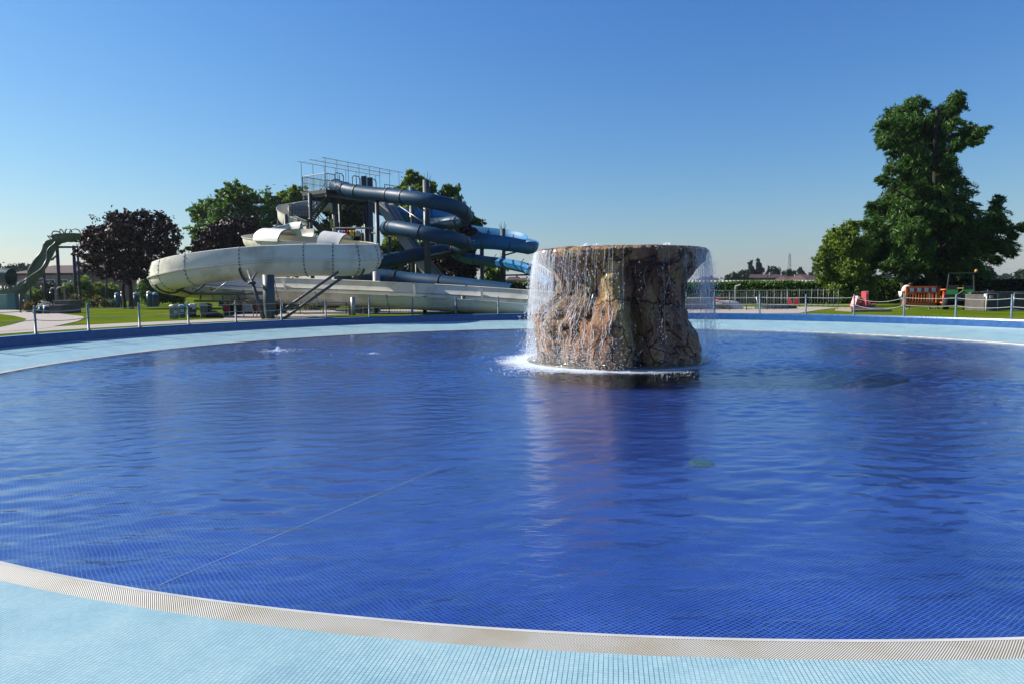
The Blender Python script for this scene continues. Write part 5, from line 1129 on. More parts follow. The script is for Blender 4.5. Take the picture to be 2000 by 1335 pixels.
# ---- far trees
def conifer(px, ytop, ybase, w, d, label, seed):
    b = P(px, ybase, d); k = PX(d); t = thing('far_conifer', label, 'tree', Vector((b.x, b.y, GZ)), 'conifers beyond the far roofs'); h = (ybase-ytop)*k; lob = []
    for j in range(8):
        f = j/7; lob.append((b.x+random.uniform(-.08, .08)*w*k, b.y, b.z+h*(.12+.82*f), w*k*.5*(1-f*.85), w*k*.5*(1-f*.85), h*.11))
    crown(lob, 1500, 1.4*d/230, MT['leaf_far'], t, 'crown', clump=.4, seed=seed)
    mm = MB(); mm.tube((b.x, b.y, GZ), (b.x, b.y, b.z+h*.8), .35, .1, 6); mm.build('trunk', MT['bark'], t)
for i, q in enumerate([(1466, 512, 549, 20, 'broad conifer at the left of the far group'), (1482, 509, 549, 20, 'tallest pointed conifer, second of the far group'), (1563, 523, 549, 18, 'pointed conifer just right of the lattice mast'), (1592, 518, 549, 18, 'conifer half hidden by the rounded green tree')]): conifer(q[0], q[1], q[2], q[3], 230, q[4], 40+i)
def fartree(px, ytop, ybase, w, d, label, seed, mat='leaf_far', n=1400, sz=None, group='far round trees'):
    b = P(px, ybase, d); k = PX(d); t = thing('far_tree', label, 'tree', Vector((b.x, b.y, GZ)), group); h = (ybase-ytop)*k; r = random.Random(seed)
    lob = [(b.x+r.uniform(-.28, .28)*w*k, b.y+r.uniform(-.2, .2)*w*k, b.z+h*r.uniform(.35, .78), w*k*.28, w*k*.28, h*.24) for _ in range(7)]+[(b.x, b.y, b.z+h*.5, w*k*.4, w*k*.4, h*.38)]
    crown(lob, n, (sz or 1.3*d/230), MT[mat], t, 'crown', clump=.35, seed=seed)
    mm = MB(); mm.tube((b.x, b.y, GZ), (b.x, b.y, b.z+h*.6), .3*w*k*.1+.1, .1, 6); mm.build('trunk', MT['bark'], t)
for i, q in enumerate([(1430, 534, 552, 26, 180, 'low round tree left of the far conifers'), (1508, 521, 552, 28, 225, 'rounded dark tree right of the tallest far conifer'), (1539, 527, 552, 24, 220, 'rounded dark tree under the lattice mast'), (1922, 522, 560, 32, 90, 'dark round tree below the conifer right branches'), (1450, 530, 552, 22, 200, 'small tree joining the far conifers on the left'), (1997, 529, 560, 30, 170, 'green round tree cut by the right edge'), (1965, 536, 555, 20, 350, 'small hazy tree far off near the right edge'), (1945, 541, 555, 22, 420, 'tiny hazy tree top on the right skyline'), (1980, 542, 556, 18, 400, 'tiny hazy tree left of the right edge tree'), (1725, 536, 556, 24, 300, 'hazy tree seen under the conifer branches left side'), (1765, 538, 556, 28, 300, 'hazy tree seen under the conifer branches right side'), (1745, 543, 556, 26, 320, 'low hazy tree between two others under the conifer'), (20, 516, 570, 44, 150, 'dark rounded tree on the left skyline behind the red roof'), (50, 514, 570, 34, 150, 'dark tree top beside the red roof at far left'), (160, 512, 570, 26, 140, 'dark tree top above the red roof by the purple tree')]): fartree(q[0], q[1], q[2], q[3], q[4], q[5], 60+i, n=1600 if q[4] > 100 else 3500)
# a long far line of woodland at the horizon, reads as one mass
lob = []
r = random.Random(5)
for i in range(260):
    px = -700+i*14; d = 700+r.uniform(-80, 80); p = P(px, 570, d); h = r.uniform(5, 11); lob.append((p.x, p.y, GZ+h*.5, 9, 6, h*.55))
o = crown(lob, 26000, 3.6, MT['leaf_far'], None, 'distant_woodland', clump=.5, seed=3); tag(o, 'hazy dark line of distant woodland along the horizon', 'woodland', None, 'stuff')
# ================================================================ BUILDINGS
def house(label, x0, x1, yeave, yridge, ybase, d, dep, wall, roof='tile', nwin=3, name='house', group=None, hip=.15):
    a = P(x0, yeave, d); b = P(x1, yeave, d); ze = (a.z+b.z)/2; zr = P((x0+x1)/2, yridge, d+dep/2).z; w = b.x-a.x; cx = (a.x+b.x)/2
    h = thing(name, label, 'building', Vector((cx, d, GZ)), group)
    mm = MB(); mm.box((cx, d+dep/2, (GZ+ze)/2), (w, dep, ze-GZ)); wl = mm.build('wall', MT[wall], h)
    mm = MB(); o_ = .5; i_ = w*hip
    v = [(a.x-o_, d-o_, ze), (b.x+o_, d-o_, ze), (b.x+o_, d+dep+o_, ze), (a.x-o_, d+dep+o_, ze), (a.x+i_, d+dep/2, zr), (b.x-i_, d+dep/2, zr)]
    v += [(x, y, z-.25) for x, y, z in v[:4]]
    mm.add(v, [(0, 1, 5, 4), (1, 2, 5), (2, 3, 4, 5), (3, 0, 4), (0, 6, 7, 1), (1, 7, 8, 2), (2, 8, 9, 3), (3, 9, 6, 0), (6, 9, 8, 7)]); rf = mm.build('roof', MT[roof], h)
    for k in range(nwin):
        x = a.x+w*(k+.7)/(nwin+.4); zz = GZ+(ze-GZ)*.62; mm = MB(); mm.box((x, d-.03, zz), (1.3, .1, 1.3)); fr = mm.build('window', MT['white'], h); mm = MB(); mm.box((x, d-.09, zz), (1.1, .04, 1.1)); mm.build('pane', MT['glass'], fr)
    mm = MB(); mm.box((cx+w*.2, d+dep*.4, zr-.1), (.7, .7, 1.2)); mm.build('chimney', MT['conc'], rf); return h
house('long low house with terracotta roof behind the green slide', 30, 140, 534, 519, 575, 92, 12, 'plaster', nwin=4)
house('pink walled house with terracotta roof behind the violet columns', 100, 182, 530, 516, 575, 96, 11, 'pink', nwin=4, hip=.05)
house('small red roofed house just right of the fountain', 1372, 1404, 548, 541, 556, 260, 10, 'plaster', nwin=2, name='far_house', group='houses beyond the hedge')
house('long dark roofed farm building under the far conifers', 1452, 1548, 543, 536, 556, 200, 14, 'conc', nwin=5, name='far_house', group='houses beyond the hedge')
house('dull roofed barn right of the long farm building', 1540, 1580, 547, 540, 556, 190, 12, 'conc', nwin=2, name='far_house', group='houses beyond the hedge')
house('orange walled house with a red roof next to the rounded tree', 1576, 1604, 546, 536, 556, 180, 12, 'brick', nwin=1, name='far_house', group='houses beyond the hedge')
house('red roofed house left of the fountain spray', 990, 1018, 547, 541, 556, 260, 10, 'plaster', nwin=2, name='far_house', group='houses beyond the hedge')
house('small brown roofed house touching the fountain spray', 1016, 1036, 548, 543, 556, 240, 10, 'conc', nwin=1, name='far_house', group='houses beyond the hedge')
house('pale hazy shed seen under the conifer branches', 1722, 1750, 551, 548, 556, 250, 10, 'plaster', 'conc', nwin=2, name='far_house', group='houses beyond the hedge')
# white film tunnels in the field
base_t = None
for i in range(34):
    px = 1352+i*7.4; d = 118+ (i % 2)*.5; p = P(px, 552.5-.004*(px-1350), d); k = PX(d)
    if base_t is None:
        mm = MB(); n_ = 8
        for e, off in ((0, 0), (1, 9.0)):
            for j in range(n_+1): an = math.pi*j/n_; mm.v.append((-.36+.30*math.cos(an)+ (off*.13), off, .52*math.sin(an)))
        mm.f = [(j, j+1, n_+2+j, n_+1+j) for j in range(n_)]+[tuple(range(n_+1))[::-1], tuple(range(n_+1, 2*n_+2))]
        base_t = mm.build('field_tunnel', MT['net'], None, True); o = base_t
    else:
        o = base_t.copy(); COL.objects.link(o)
    o.location = (p.x, p.y, p.z-.1); tag(o, 'white film tunnel in a long row in the field beyond the hedge', 'tunnel', 'white tunnels in the field beyond the hedge')
# raised bed that carries the tunnels
mm = MB(); a = P(1340, 556, 117); b = P(1620, 556, 117); zt_ = P(1470, 552.5, 118).z-.1
mm.box(((a.x+b.x)/2, 124, (GZ+zt_)/2), (b.x-a.x+4, 16, zt_-GZ)); o = mm.build('field_terrace', simple('dry_field', (.20, .18, .10), .9)); struct(o)
# lattice mast
d = 330; mst = thing('lattice_mast', 'thin grey lattice mast on the skyline above the far trees', 'mast', Vector((P(1541, 540, d).x, d, GZ)))
mm = MB(); c = P(1541, 560, d); top = P(1541, 497, d); 
for sx_, sy_ in ((-1, -1), (1, -1), (1, 1), (-1, 1)): mm.tube((c.x+sx_*.9, d+sy_*.9, GZ), (c.x+sx_*.35, d+sy_*.35, top.z), .11, .09, 5)
nl = 12
for j in range(nl):
    z0 = GZ+(top.z-GZ)*j/nl; z1 = GZ+(top.z-GZ)*(j+1)/nl; w0 = .9-.55*j/nl; w1 = .9-.55*(j+1)/nl; s_ = 1 if j % 2 else -1
    for y_ in (-1, 1): mm.tube((c.x-s_*w0, d+y_*w0, z0), (c.x+s_*w1, d+y_*w1, z1), .06, .06, 4)
    mm.tube((c.x-w1, d-w1, z1), (c.x+w1, d-w1, z1), .06, .06, 4)
mm.build('lattice', MT['galv'], mst); mm = MB(); mm.tube((c.x, d, top.z-1), (c.x, d, top.z+1.5), .08, .05, 6); mm.build('antenna', MT['galv'], mst)
for px, yt, lab in ((1525, 529, 'thin pole between two far round trees'),):
    p = P(px, yt, 200); mm = MB(); mm.tube((p.x, p.y, GZ), p, .12, .08, 6); mm.box((p.x, p.y, p.z), (.8, .2, .15)); tag(mm.build('far_pole', MT['galv']), lab, 'pole')
# ================================================================ RIGHT SIDE
def bar_fence(label, pxs, d0, d1, yt, name='metal_fence', barstep=.14, group=None, mesh=True):
    n = len(pxs); pp = []
    for i, x in enumerate(pxs):
        d = d0+(d1-d0)*(x-pxs[0])/(pxs[-1]-pxs[0]); b = P(x, 600, d); b.z = GZ; pp.append(b)
    f = thing(name, label, 'fence', pp[n//2], group); h = P(pxs[n//2], yt, pp[n//2].y).z-GZ
    for b in pp: mm = MB(); mm.tube(b, b+Vector((0, 0, h)), .028, .028, 8); mm.lathe(b+Vector((0, 0, h)), [(.045, 0), (.03, .03)], 8); mm.build('post', MT['fgrey'], f, True)
    for a, b in zip(pp[:-1], pp[1:]):
        mm = MB(); L0 = (b-a).length; k = max(2, int(L0/barstep)); 
        for z_ in (.08, h*.5, h-.06): mm.tube(a+Vector((0, 0, z_)), b+Vector((0, 0, z_)), .011, .011, 5)
        for j in range(1, k): q = a.lerp(b, j/k); mm.tube(q+Vector((0, 0, .05)), q+Vector((0, 0, h-.03)), .0065, .0065, 4, False)
        mm.build('bar_panel', MT['fgrey'], f)
    return f
bar_fence('near grey bar fence right behind the pool wall beside the fountain', [1312, 1340, 1369, 1396, 1425, 1458, 1483, 1498, 1512, 1526, 1538], 35.5, 36.5, 571)
bar_fence('farther grey bar fence running right to the rounded tree', [1395, 1434, 1473, 1512, 1537, 1561, 1585, 1597, 1608, 1618, 1628, 1637], 47, 40, 565)
bar_fence('low wire fence under the cream slide left of the dark bin', [552, 586, 631, 676, 718, 760, 804], 36.5, 35.5, 589)
pp_ = P(1499, 557, 60); mm = MB(); mm.tube((pp_.x, pp_.y, GZ), (pp_.x, pp_.y, P(1500, 538, 60).z), .045, .035, 6); mm.tube((pp_.x, pp_.y, pp_.z-.2), P(1496, 549, 60), .03, .03, 5); tag(mm.build('lamp_pole', MT['dsteel']), 'thin dark lamp pole standing in front of the clipped hedge', 'pole')
mm = MB(); q0 = P(1436, 560, 47); q1 = P(1446, 556.5, 47); mm.tube(q0, q1, .05, .06, 8); mm.tube((q0.x, q0.y, GZ), q0, .035, .035, 6); tag(mm.build('spotlight_pole', MT['white']), 'short pole with a tilted white floodlight in front of the hedge', 'floodlight')
# grey wall of the small pool and white play slide
g = P(1362, 612, 36.8); mm = MB(); a, b = P(1300, 609, 37.3), P(1394, 609, 37.3); zt_ = P(1360, 581.5, 37.3).z
mm.box(((a.x+b.x)/2, 37.8, (GZ+zt_)/2), (b.x-a.x, 1.0, zt_-GZ)); tag(mm.build('low_wall', MT['plaster'], None, False, .03), 'low grey rendered wall right beside the fountain', 'wall')
ps = thing('play_slide', 'white rounded play slide with a hood beside the low grey wall', 'slide', P(1425, 609, 37.5))
mm = MB(); n_ = 20; V = []
x0, x1 = P(1396, 600, 37.5).x, P(1453, 600, 37.5).x; zt_ = P(1420, 587.5, 37.5).z; k = 24
def prof_(u): return GZ+(zt_-GZ)*(1.0 if u < .55 else math.sqrt(max(0, 1-((u-.55)/.45)**2)))
for j in range(k+1):
    u = j/k; x = x0+(x1-x0)*u; z = prof_(u)
    for (yy, zz) in ((0, GZ-.05), (0, z-.12), (.12, z), (.9, z), (1.02, z-.12), (1.02, GZ-.05)): V.append((x, 37.4+yy, max(GZ-.05, zz)))
mm.add(V, [(j*6+q, j*6+q+1, j*6+q+7, j*6+q+6) for j in range(k) for q in range(5)]+[(0, 5, 4, 3, 2, 1)]); mm.build('hood', MT['white'], ps, True)
mm = MB(); a = P(1399, 588, 37.6); b = P(1428, 601, 37.3); mm.path([P(1397, 594, 37.32), P(1412, 595, 37.32), P(1420, 600, 37.3), P(1426, 606, 37.2)], .16, 8); mm.build('chute', MT['plaster'], ps, True)
mm = MB(); a, b = P(1399, 586, 38), P(1412, 586, 38); mm.box(((a.x+b.x)/2, 38, a.z), (b.x-a.x, .5, .09)); mm.box(((a.x+b.x)/2+.2, 38, a.z-.1), (.2, .4, .14)); mm.build('red_top', MT['red'], ps, False, .02)
mm = MB(); a, b = P(1453, 608, 37), P(1468, 608, 37); mm.box(((a.x+b.x)/2, 37, a.z+.05), (b.x-a.x, .12, .16)); o = tag(mm.build('number_plate_sign', MT['white'], None, False, .01), 'small white board with blue marks at the foot of the white play slide', 'sign')
mm = MB()
for j in range(3): mm.add([( (a.x+b.x)/2-.15+j*.11, 36.935, a.z+.01), ((a.x+b.x)/2-.09+j*.11, 36.935, a.z+.01), ((a.x+b.x)/2-.06+j*.11, 36.935, a.z+.10), ((a.x+b.x)/2-.12+j*.11, 36.935, a.z+.10)], [(0, 1, 2, 3)])
mm.build('blue_marks', MT['blue2'], o)
# red beach chairs on the terrace
def deck_chair(px, py, d, rz, label):
    b = P(px, py, d); b.z = GZ+.02; t = thing('beach_chair', label, 'chair', b, 'coral beach chairs on the far terrace'); R = Matrix.Rotation(rz, 3, 'Z')*.5
    def T(x, y, z): return b+R @ Vector((x, y, z))
    mm = MB(); mm.add([T(-.28, -.6, .32), T(.28, -.6, .32), T(.28, .1, .25), T(-.28, .1, .25)], [(0, 1, 2, 3)]); o = mm.build('seat', MT['pinkfab'], t); o.modifiers.new('s', 'SOLIDIFY').thickness = .03
    mm = MB(); mm.add([T(-.28, .1, .25), T(.28, .1, .25), T(.28, .55, 1.0), T(-.28, .55, 1.0)], [(0, 1, 2, 3)]); o = mm.build('backrest', MT['pinkfab'], t); o.modifiers.new('s', 'SOLIDIFY').thickness = .03
    mm = MB()
    for s in (-.3, .3): mm.tube(T(s, -.62, .32), T(s, .15, .24), .018, .018, 6); mm.tube(T(s, .08, .22), T(s, .57, 1.02), .018, .018, 6); mm.tube(T(s, -.5, 0), T(s, .3, .6), .016, .016, 6); mm.tube(T(s, .4, 0), T(s, -.3, .32), .016, .016, 6)
    mm.build('frame', MT['galv'], t)
deck_chair(1545, 606, 41.0, R_(125), 'left of two coral beach chairs behind the bar fence'); deck_chair(1556, 606, 40.5, R_(150), 'right of two coral beach chairs behind the bar fence')
mm = MB(); c = P(1515, 609.5, 37.6); mm.lathe((c.x, c.y, GZ), [(.9, 0), (.85, .12), (.5, .2), (.1, .22)], 20, 1.3, .8); tag(mm.build('rolled_cover', MT['dsteel'], None, True), 'low dark rolled pool cover lying behind the bar fence', 'cover')
# wooden table with a heap of folded red loungers
tb_ = thing('stone_table', 'low grey slab table on two blocks carrying the heap of red loungers', 'table', P(1682, 612, 33.5))
dT = 33.2; zt_ = P(1682, 602.5, dT).z; a, b = P(1649, 605, dT), P(1713, 605, dT)
mm = MB(); mm.box(((a.x+b.x)/2, dT, zt_), (b.x-a.x, 1.3, .09)); mm.build('top', MT['wood'], tb_, False, .015)
for x in (a.x+.3, b.x-.35): mm = MB(); mm.box((x, dT, (GZ+zt_)/2-.02), (.42, 1.0, zt_-GZ-.06)); mm.build('block', MT['conc'], tb_, False, .02)
mm = MB(); mm.box(((a.x+b.x)/2-.15, dT-.5, GZ+.06), (b.x-a.x+.3, 1.6, .12)); tag(mm.build('wood_step', MT['wood'], None, False, .02), 'flat weathered wooden step in front of the slab table', 'step')
for i, (x, z, w_, h_, tilt, rz, lab) in enumerate([(1690, 584, .26, .74, -.10, .5, 'red folded lounger standing upright on the slab table'), (1671, 590, .26, .55, .35, .5, 'dark red lounger leaning back behind the fence post'), (1676, 598, .7, .22, 1.2, 1.3, 'bright red lounger lying flat at the left of the heap'), (1684, 595, .7, .25, 1.0, 1.8, 'orange red lounger folded in the middle of the heap'), (1694, 598, .75, .25, 1.35, 1.2, 'dusky red lounger lying at the right of the heap')]):
    c = P(x, z, dT+.1*(i-2)); lo = thing('folded_lounger', lab, 'lounger', c, 'red loungers heaped on the slab table'); R = Matrix.Rotation(rz, 3, 'Z') @ Matrix.Rotation(tilt, 3, 'Y')
    for s in (-1, 1):
        mm = MB(); pp2 = [c+R @ Vector((s*.08+dx, dy, dz)) for dx, dy, dz in ((-.02, -w_/2, -h_/2), (-.02, w_/2, -h_/2), (.02, w_/2, h_/2), (.02, -w_/2, h_/2))]; mm.add(pp2, [(0, 1, 2, 3)]); o = mm.build('panel', MT[['pinkfab', 'red', 'red', 'orange', 'pinkfab'][i]], lo); o.modifiers.new('s', 'SOLIDIFY').thickness = .04
    mm = MB(); mm.path([c+R @ Vector(q) for q in ((0, -w_/2, -h_/2), (0, w_/2, -h_/2), (0, w_/2, h_/2), (0, -w_/2, h_/2), (0, -w_/2, -h_/2))], .018, 6); mm.build('frame', MT['galv'], lo)
# orange barrier
dB = 35.0; bz = P(1806, 596.5, dB).z
ob = thing('safety_barrier', 'orange plastic safety barrier with red and white band standing on the lawn', 'barrier', Vector((P(1806, 597, dB).x, dB, GZ)))
a, b = P(1769, 566, dB), P(1836, 566, dB); Hh = 1.02; w = b.x-a.x; z0 = GZ+.14
mm = MB(); mm.box(((a.x+b.x)/2, dB, z0+.09), (w, .07, .18)); mm.box(((a.x+b.x)/2, dB, z0+Hh-.05), (w, .07, .10)); mm.box((a.x+.05, dB, z0+Hh/2), (.12, .07, Hh)); mm.box((b.x-.09, dB, z0+Hh/2), (.2, .07, Hh))
for k in range(1, 10):
    x = a.x+.1+(w-.3)*k/10; mm.tube((x, dB, z0+.27), (x, dB, z0+Hh-.3), .028, .028, 6); mm.tube((x-.08, dB, z0+.17), (x, dB, z0+.28), .028, .028, 6)
mm.box(((a.x+b.x)/2, dB, z0+Hh-.31), (w, .06, .06)); mm.build('frame', MT['orange'], ob, False, .012)
mm = MB(); mm.box(((a.x+b.x)/2, dB-.03, z0+Hh-.18), (w-.2, .05, .21)); bd = mm.build('red_band', MT['red'], ob)
for k in range(4): mm = MB(); mm.box((a.x+.28+k*.37*w/1.75, dB-.065, z0+Hh-.18), (.20, .02, .19)); mm.build('white_reflector', MT['white'], bd)
for x in (a.x+.22, b.x-.5, a.x+.05, b.x-.1): mm = MB(); mm.tube((x, dB, GZ), (x, dB, z0+.05), .03, .03, 6); mm.tube((x, dB-.2, GZ+.02), (x, dB+.2, GZ+.02), .025, .025, 6); mm.build('foot', MT['conc'], ob)
ob2 = thing('safety_barrier', 'end of a second orange barrier sticking out behind the first at the right', 'barrier', Vector((P(1842, 597, 35.8).x, 35.8, GZ)))
mm = MB(); a, b = P(1832, 566, 35.9), P(1848, 566, 35.4); mm.tube(a+Vector((0, 0, -.02)), b+Vector((0, 0, 0)), .045, .045, 8); mm.tube((a.x, a.y, GZ+.2), a, .05, .05, 8); mm.tube((b.x-.15, b.y, GZ), (b.x-.12, b.y, b.z-.1), .04, .04, 8); mm.tube((a.x, a.y, GZ+.3), (b.x-.15, b.y, GZ+.3), .05, .05, 8); mm.box(((a.x+b.x)/2-.05, 35.65, GZ+.5), (.25, .05, .3)); mm.build('frame', MT['orange'], ob2, True)
# utility cart seen from behind
_u = P(1875, 603, 33.5); _u.z = GZ
uc = thing('utility_cart', 'green and black utility cart parked in the tree shade, seen from behind', 'vehicle', _u)
dV = 33.5; x0, x1 = P(1846, 600, dV).x, P(1903, 600, dV).x; cx = (x0+x1)/2; W0 = x1-x0; zb = P(1875, 605, dV).z; 
mm = MB(); mm.box((cx, dV+.8, GZ+.72), (W0*.92, 1.7, .28)); mm.box((cx, dV+1.5, GZ+.55), (W0*.7, 2.6, .25)); mm.build('cargo_bed', MT['black'], uc, False, .03)
for s in (-1, 1):
    mm = MB(); mm.box((cx+s*W0*.23, dV-.07, GZ+.86), (W0*.34, .04, .24)); mm.build('tailgate_panel', MT['gpaint'], uc, False, .01)
    mm = MB(); c_ = Vector((cx+s*W0*.41, dV+.1, GZ+.30))
    for ox in (0,): mm.path([c_-Vector((.14, 0, 0)), c_-Vector((.12, 0, 0)), c_+Vector((.12, 0, 0)), c_+Vector((.14, 0, 0))], [.22, .30, .30, .22], 20)
    wh = mm.build('wheel', MT['rubber'], uc, True); mm = MB(); mm.path([c_+Vector((s*.13, 0, 0)), c_+Vector((s*.15, 0, 0))], [.15, .13], 14); mm.build('rim', MT['galv'], wh)
    c2 = c_+Vector((0, 1.9, 0)); mm = MB(); mm.path([c2-Vector((.14, 0, 0)), c2-Vector((.12, 0, 0)), c2+Vector((.12, 0, 0)), c2+Vector((.14, 0, 0))], [.22, .30, .30, .22], 16); mm.build('wheel', MT['rubber'], uc, True)
    mm = MB(); mm.box((cx+s*W0*.46, dV-.06, GZ+.80), (.09, .05, .16)); mm.build('tail_light', MT['red'], uc)
    mm = MB(); mm.tube((cx+s*W0*.4, dV+1.0, GZ+.9), (cx+s*W0*.36, dV+1.15, GZ+1.75), .03, .03, 8); mm.build('cab_post', MT['black'], uc)
    mm = MB(); mm.tube((cx+s*W0*.4, dV+2.2, GZ+.8), (cx+s*W0*.36, dV+2.0, GZ+1.75), .03, .03, 8); mm.build('cab_post', MT['black'], uc)
    mm = MB(); mm.box((cx+s*W0*.2, dV+1.45, GZ+.95), (W0*.3, .12, .5)); mm.build('seat_back', MT['black'], uc, False, .03)
mm = MB(); mm.box((cx, dV+1.6, GZ+1.80), (W0*.78, 1.1, .07)); mm.build('cab_roof', MT['black'], uc, False, .02)
c_ = P(1868, 548, dV+1.3); mm = MB(); mm.lathe((c_.x, c_.y, GZ+1.83), [(.07, 0), (.07, .1), (.04, .15), (.01, .16)], 12); mm.build('beacon', MT['amber'], uc, True)
mm = MB(); mm.box((cx-.0, dV+.0, GZ+1.06), (.26, .03, .05)); mm.build('plate', MT['yellow'], uc)
mm = MB(); mm.tube((cx-.1, dV-.1, GZ+.75), (cx+.12, dV-.12, GZ+.95), .02, .02, 6); mm.box((cx, dV-.05, GZ+.5), (.3, .08, .12)); mm.build('tow_hitch', MT['dsteel'], uc)
uc.rotation_euler = (0, 0, -math.atan2(cx, dV))
# concrete storage bay with metal gates
sb = thing('storage_bay', 'rough concrete storage bay in shade at the right edge', 'bay', P(1950, 608, 31.5))
dS = 31.4; mm = MB(); a = P(1914, 600, dS+.4); b = P(2110, 600, dS+.4); ht = P(1950, 571, dS).z
mm.box(((a.x+b.x)/2+.3, dS+1.6, (GZ+ht)/2), (b.x-a.x, .2, ht-GZ)); mm.box((a.x+.12, dS+.8, (GZ+ht)/2-.05), (.16, 1.5, ht-GZ-.1)); a2 = P(1924, 600, dS); mm.box((a2.x, dS+.2, (GZ+ht)/2-.1), (.14, .5, ht-GZ-.2)); mm.build('wall', MT['conc_shade'], sb, False, .02)
mm = MB(); mm.box((a.x-.02, dS+.0, (GZ+ht)/2-.02), (.10, .16, ht-GZ-.1)); mm.build('end_post', MT['white'], sb, False, .01)
mm = MB(); p_ = P(1929, 566, dS+1.6); mm.tube((p_.x, p_.y, ht-.1), (p_.x, p_.y, p_.z), .02, .02, 6); mm.tube((p_.x-.3, p_.y, ht), (p_.x+.3, p_.y, ht+.05), .025, .02, 6); mm.build('wall_rod', MT['galv'], sb)
for x0_, x1_, lab in ((1928, 1949, 'metal frame gate with a small orange and white notice in the storage bay'), (1981, 2010, 'metal frame gate of the storage bay cut by the right edge')):
    gt = thing('frame_gate', lab, 'gate', P((x0_+x1_)/2, 608, dS-.15)); a, b = P(x0_, 573, dS-.2), P(x1_, 573, dS-.2); zt_ = a.z; mm = MB()
    mm.path([(a.x, a.y, GZ+.05), (a.x, a.y, zt_), (b.x, b.y, zt_-.03), (b.x, b.y, GZ+.02), (a.x, a.y, GZ+.05)], .028, 8); mm.build('frame', MT['galv'], gt, True)
    mm = MB(); mm.box(((a.x+b.x)/2, a.y+.04, (GZ+zt_)/2-.0), (b.x-a.x-.05, .015, zt_-GZ-.1)); mm.build('panel', MT['dsteel'], gt)
    if x0_ < 1950:
        mm = MB(); c_ = P(1934.3, 580.5, dS-.28); mm.box(c_, (.085, .01, .14)); nn_ = mm.build('notice', MT['white'], gt); mm = MB(); c2 = P(1938, 580.5, dS-.285); mm.box(c2, (.10, .01, .14)); mm.build('orange_half', simple('coral_print', (.8, .2, .12), .6), nn_)
# ---- person bending over the barrier end
def person():
    dpp = 35.5; base = Vector((P(1768, 600, dpp).x, dpp, GZ)); k = 1.0
    t = thing('person', 'person in a white top bending forward behind the left end of the orange barrier', 'person', base)
    def q(x, y, z): return base+Vector((x, y, z))
    J = dict(pel=q(-.05, .1, .82), sp=q(.0, .1, 1.0), ch=q(.09, .08, 1.15), nk=q(.17, .06, 1.22), hd=q(.25, .02, 1.25), hd2=q(.31, 0, 1.2),
             lh=q(-.06, 0, .78), lk=q(-.02, -.05, .43), la=q(-.07, 0, .08), lt=q(.07, -.08, .04), rh=q(-.05, .2, .78), rk=q(.03, .22, .43), ra=q(-.03, .24, .08), rt=q(.12, .2, .04),
             ls=q(.12, -.1, 1.16), le=q(.20, -.16, .92), lw=q(.33, -.14, .80), lhd=q(.39, -.12, .76), rs=q(.12, .25, 1.16), re=q(.24, .28, .94), rw=q(.38, .22, .82), rhd=q(.44, .2, .79))
    rad = dict(pel=.15, sp=.14, ch=.15, nk=.06, hd=.09, hd2=.085, lh=.10, lk=.06, la=.04, lt=.035, rh=.10, rk=.06, ra=.04, rt=.035, ls=.07, le=.042, lw=.03, lhd=.035, rs=.07, re=.042, rw=.03, rhd=.035)
    E_ = [('pel', 'sp'), ('sp', 'ch'), ('ch', 'nk'), ('nk', 'hd'), ('hd', 'hd2'), ('pel', 'lh'), ('lh', 'lk'), ('lk', 'la'), ('la', 'lt'), ('pel', 'rh'), ('rh', 'rk'), ('rk', 'ra'), ('ra', 'rt'), ('ch', 'ls'), ('ls', 'le'), ('le', 'lw'), ('lw', 'lhd'), ('ch', 'rs'), ('rs', 're'), ('re', 'rw'), ('rw', 'rhd')]
    for s, h_, wv in (('l', 'lhd', 'lw'), ('r', 'rhd', 'rw')):
        for f in range(5):
            nme = s+'f%d' % f; a = J[h_]; off = Vector((.055+.012*(f in (1, 2, 3)), (f-2)*.017, -.035-.005*f)) if f else Vector((.02, -.05, -.02)); J[nme] = a+off; rad[nme] = .009; E_.append((h_, nme))
    def skinmesh(name, keys, mat, grow=0, root=None):
        ks = [x for x in J if x in keys]; me = bpy.data.meshes.new(name); me.from_pydata([J[x] for x in ks], [(ks.index(a), ks.index(b)) for a, b in E_ if a in keys and b in keys], []); o = obj_from(me, name, MT[mat], t, False)
        sk = o.modifiers.new('skin', 'SKIN'); sk.use_smooth_shade = True
        for i, x in enumerate(ks):
            r_ = rad[x]+grow; me.skin_vertices[0].data[i].radius = (r_, r_)
            me.skin_vertices[0].data[i].use_root = (x == root)
        su = o.modifiers.new('sub', 'SUBSURF'); su.levels = 1; su.render_levels = 1; return o
    skinmesh('body', set(J), 'skin', 0, 'pel')
    skinmesh('shirt', {'pel', 'sp', 'ch', 'ls', 'rs'}, 'shirt', .022, 'pel')
    skinmesh('shorts', {'pel', 'lh', 'lk', 'rh', 'rk'}, 'shirt', .02, 'pel')
    mm = MB(); mm.lathe(J['hd']+Vector((.01, 0, -.03)), [(.06, -.02), (.108, .02), (.11, .07), (.08, .12), (.02, .14)], 14); mm.build('hair', MT['hair'], t, True)
person()
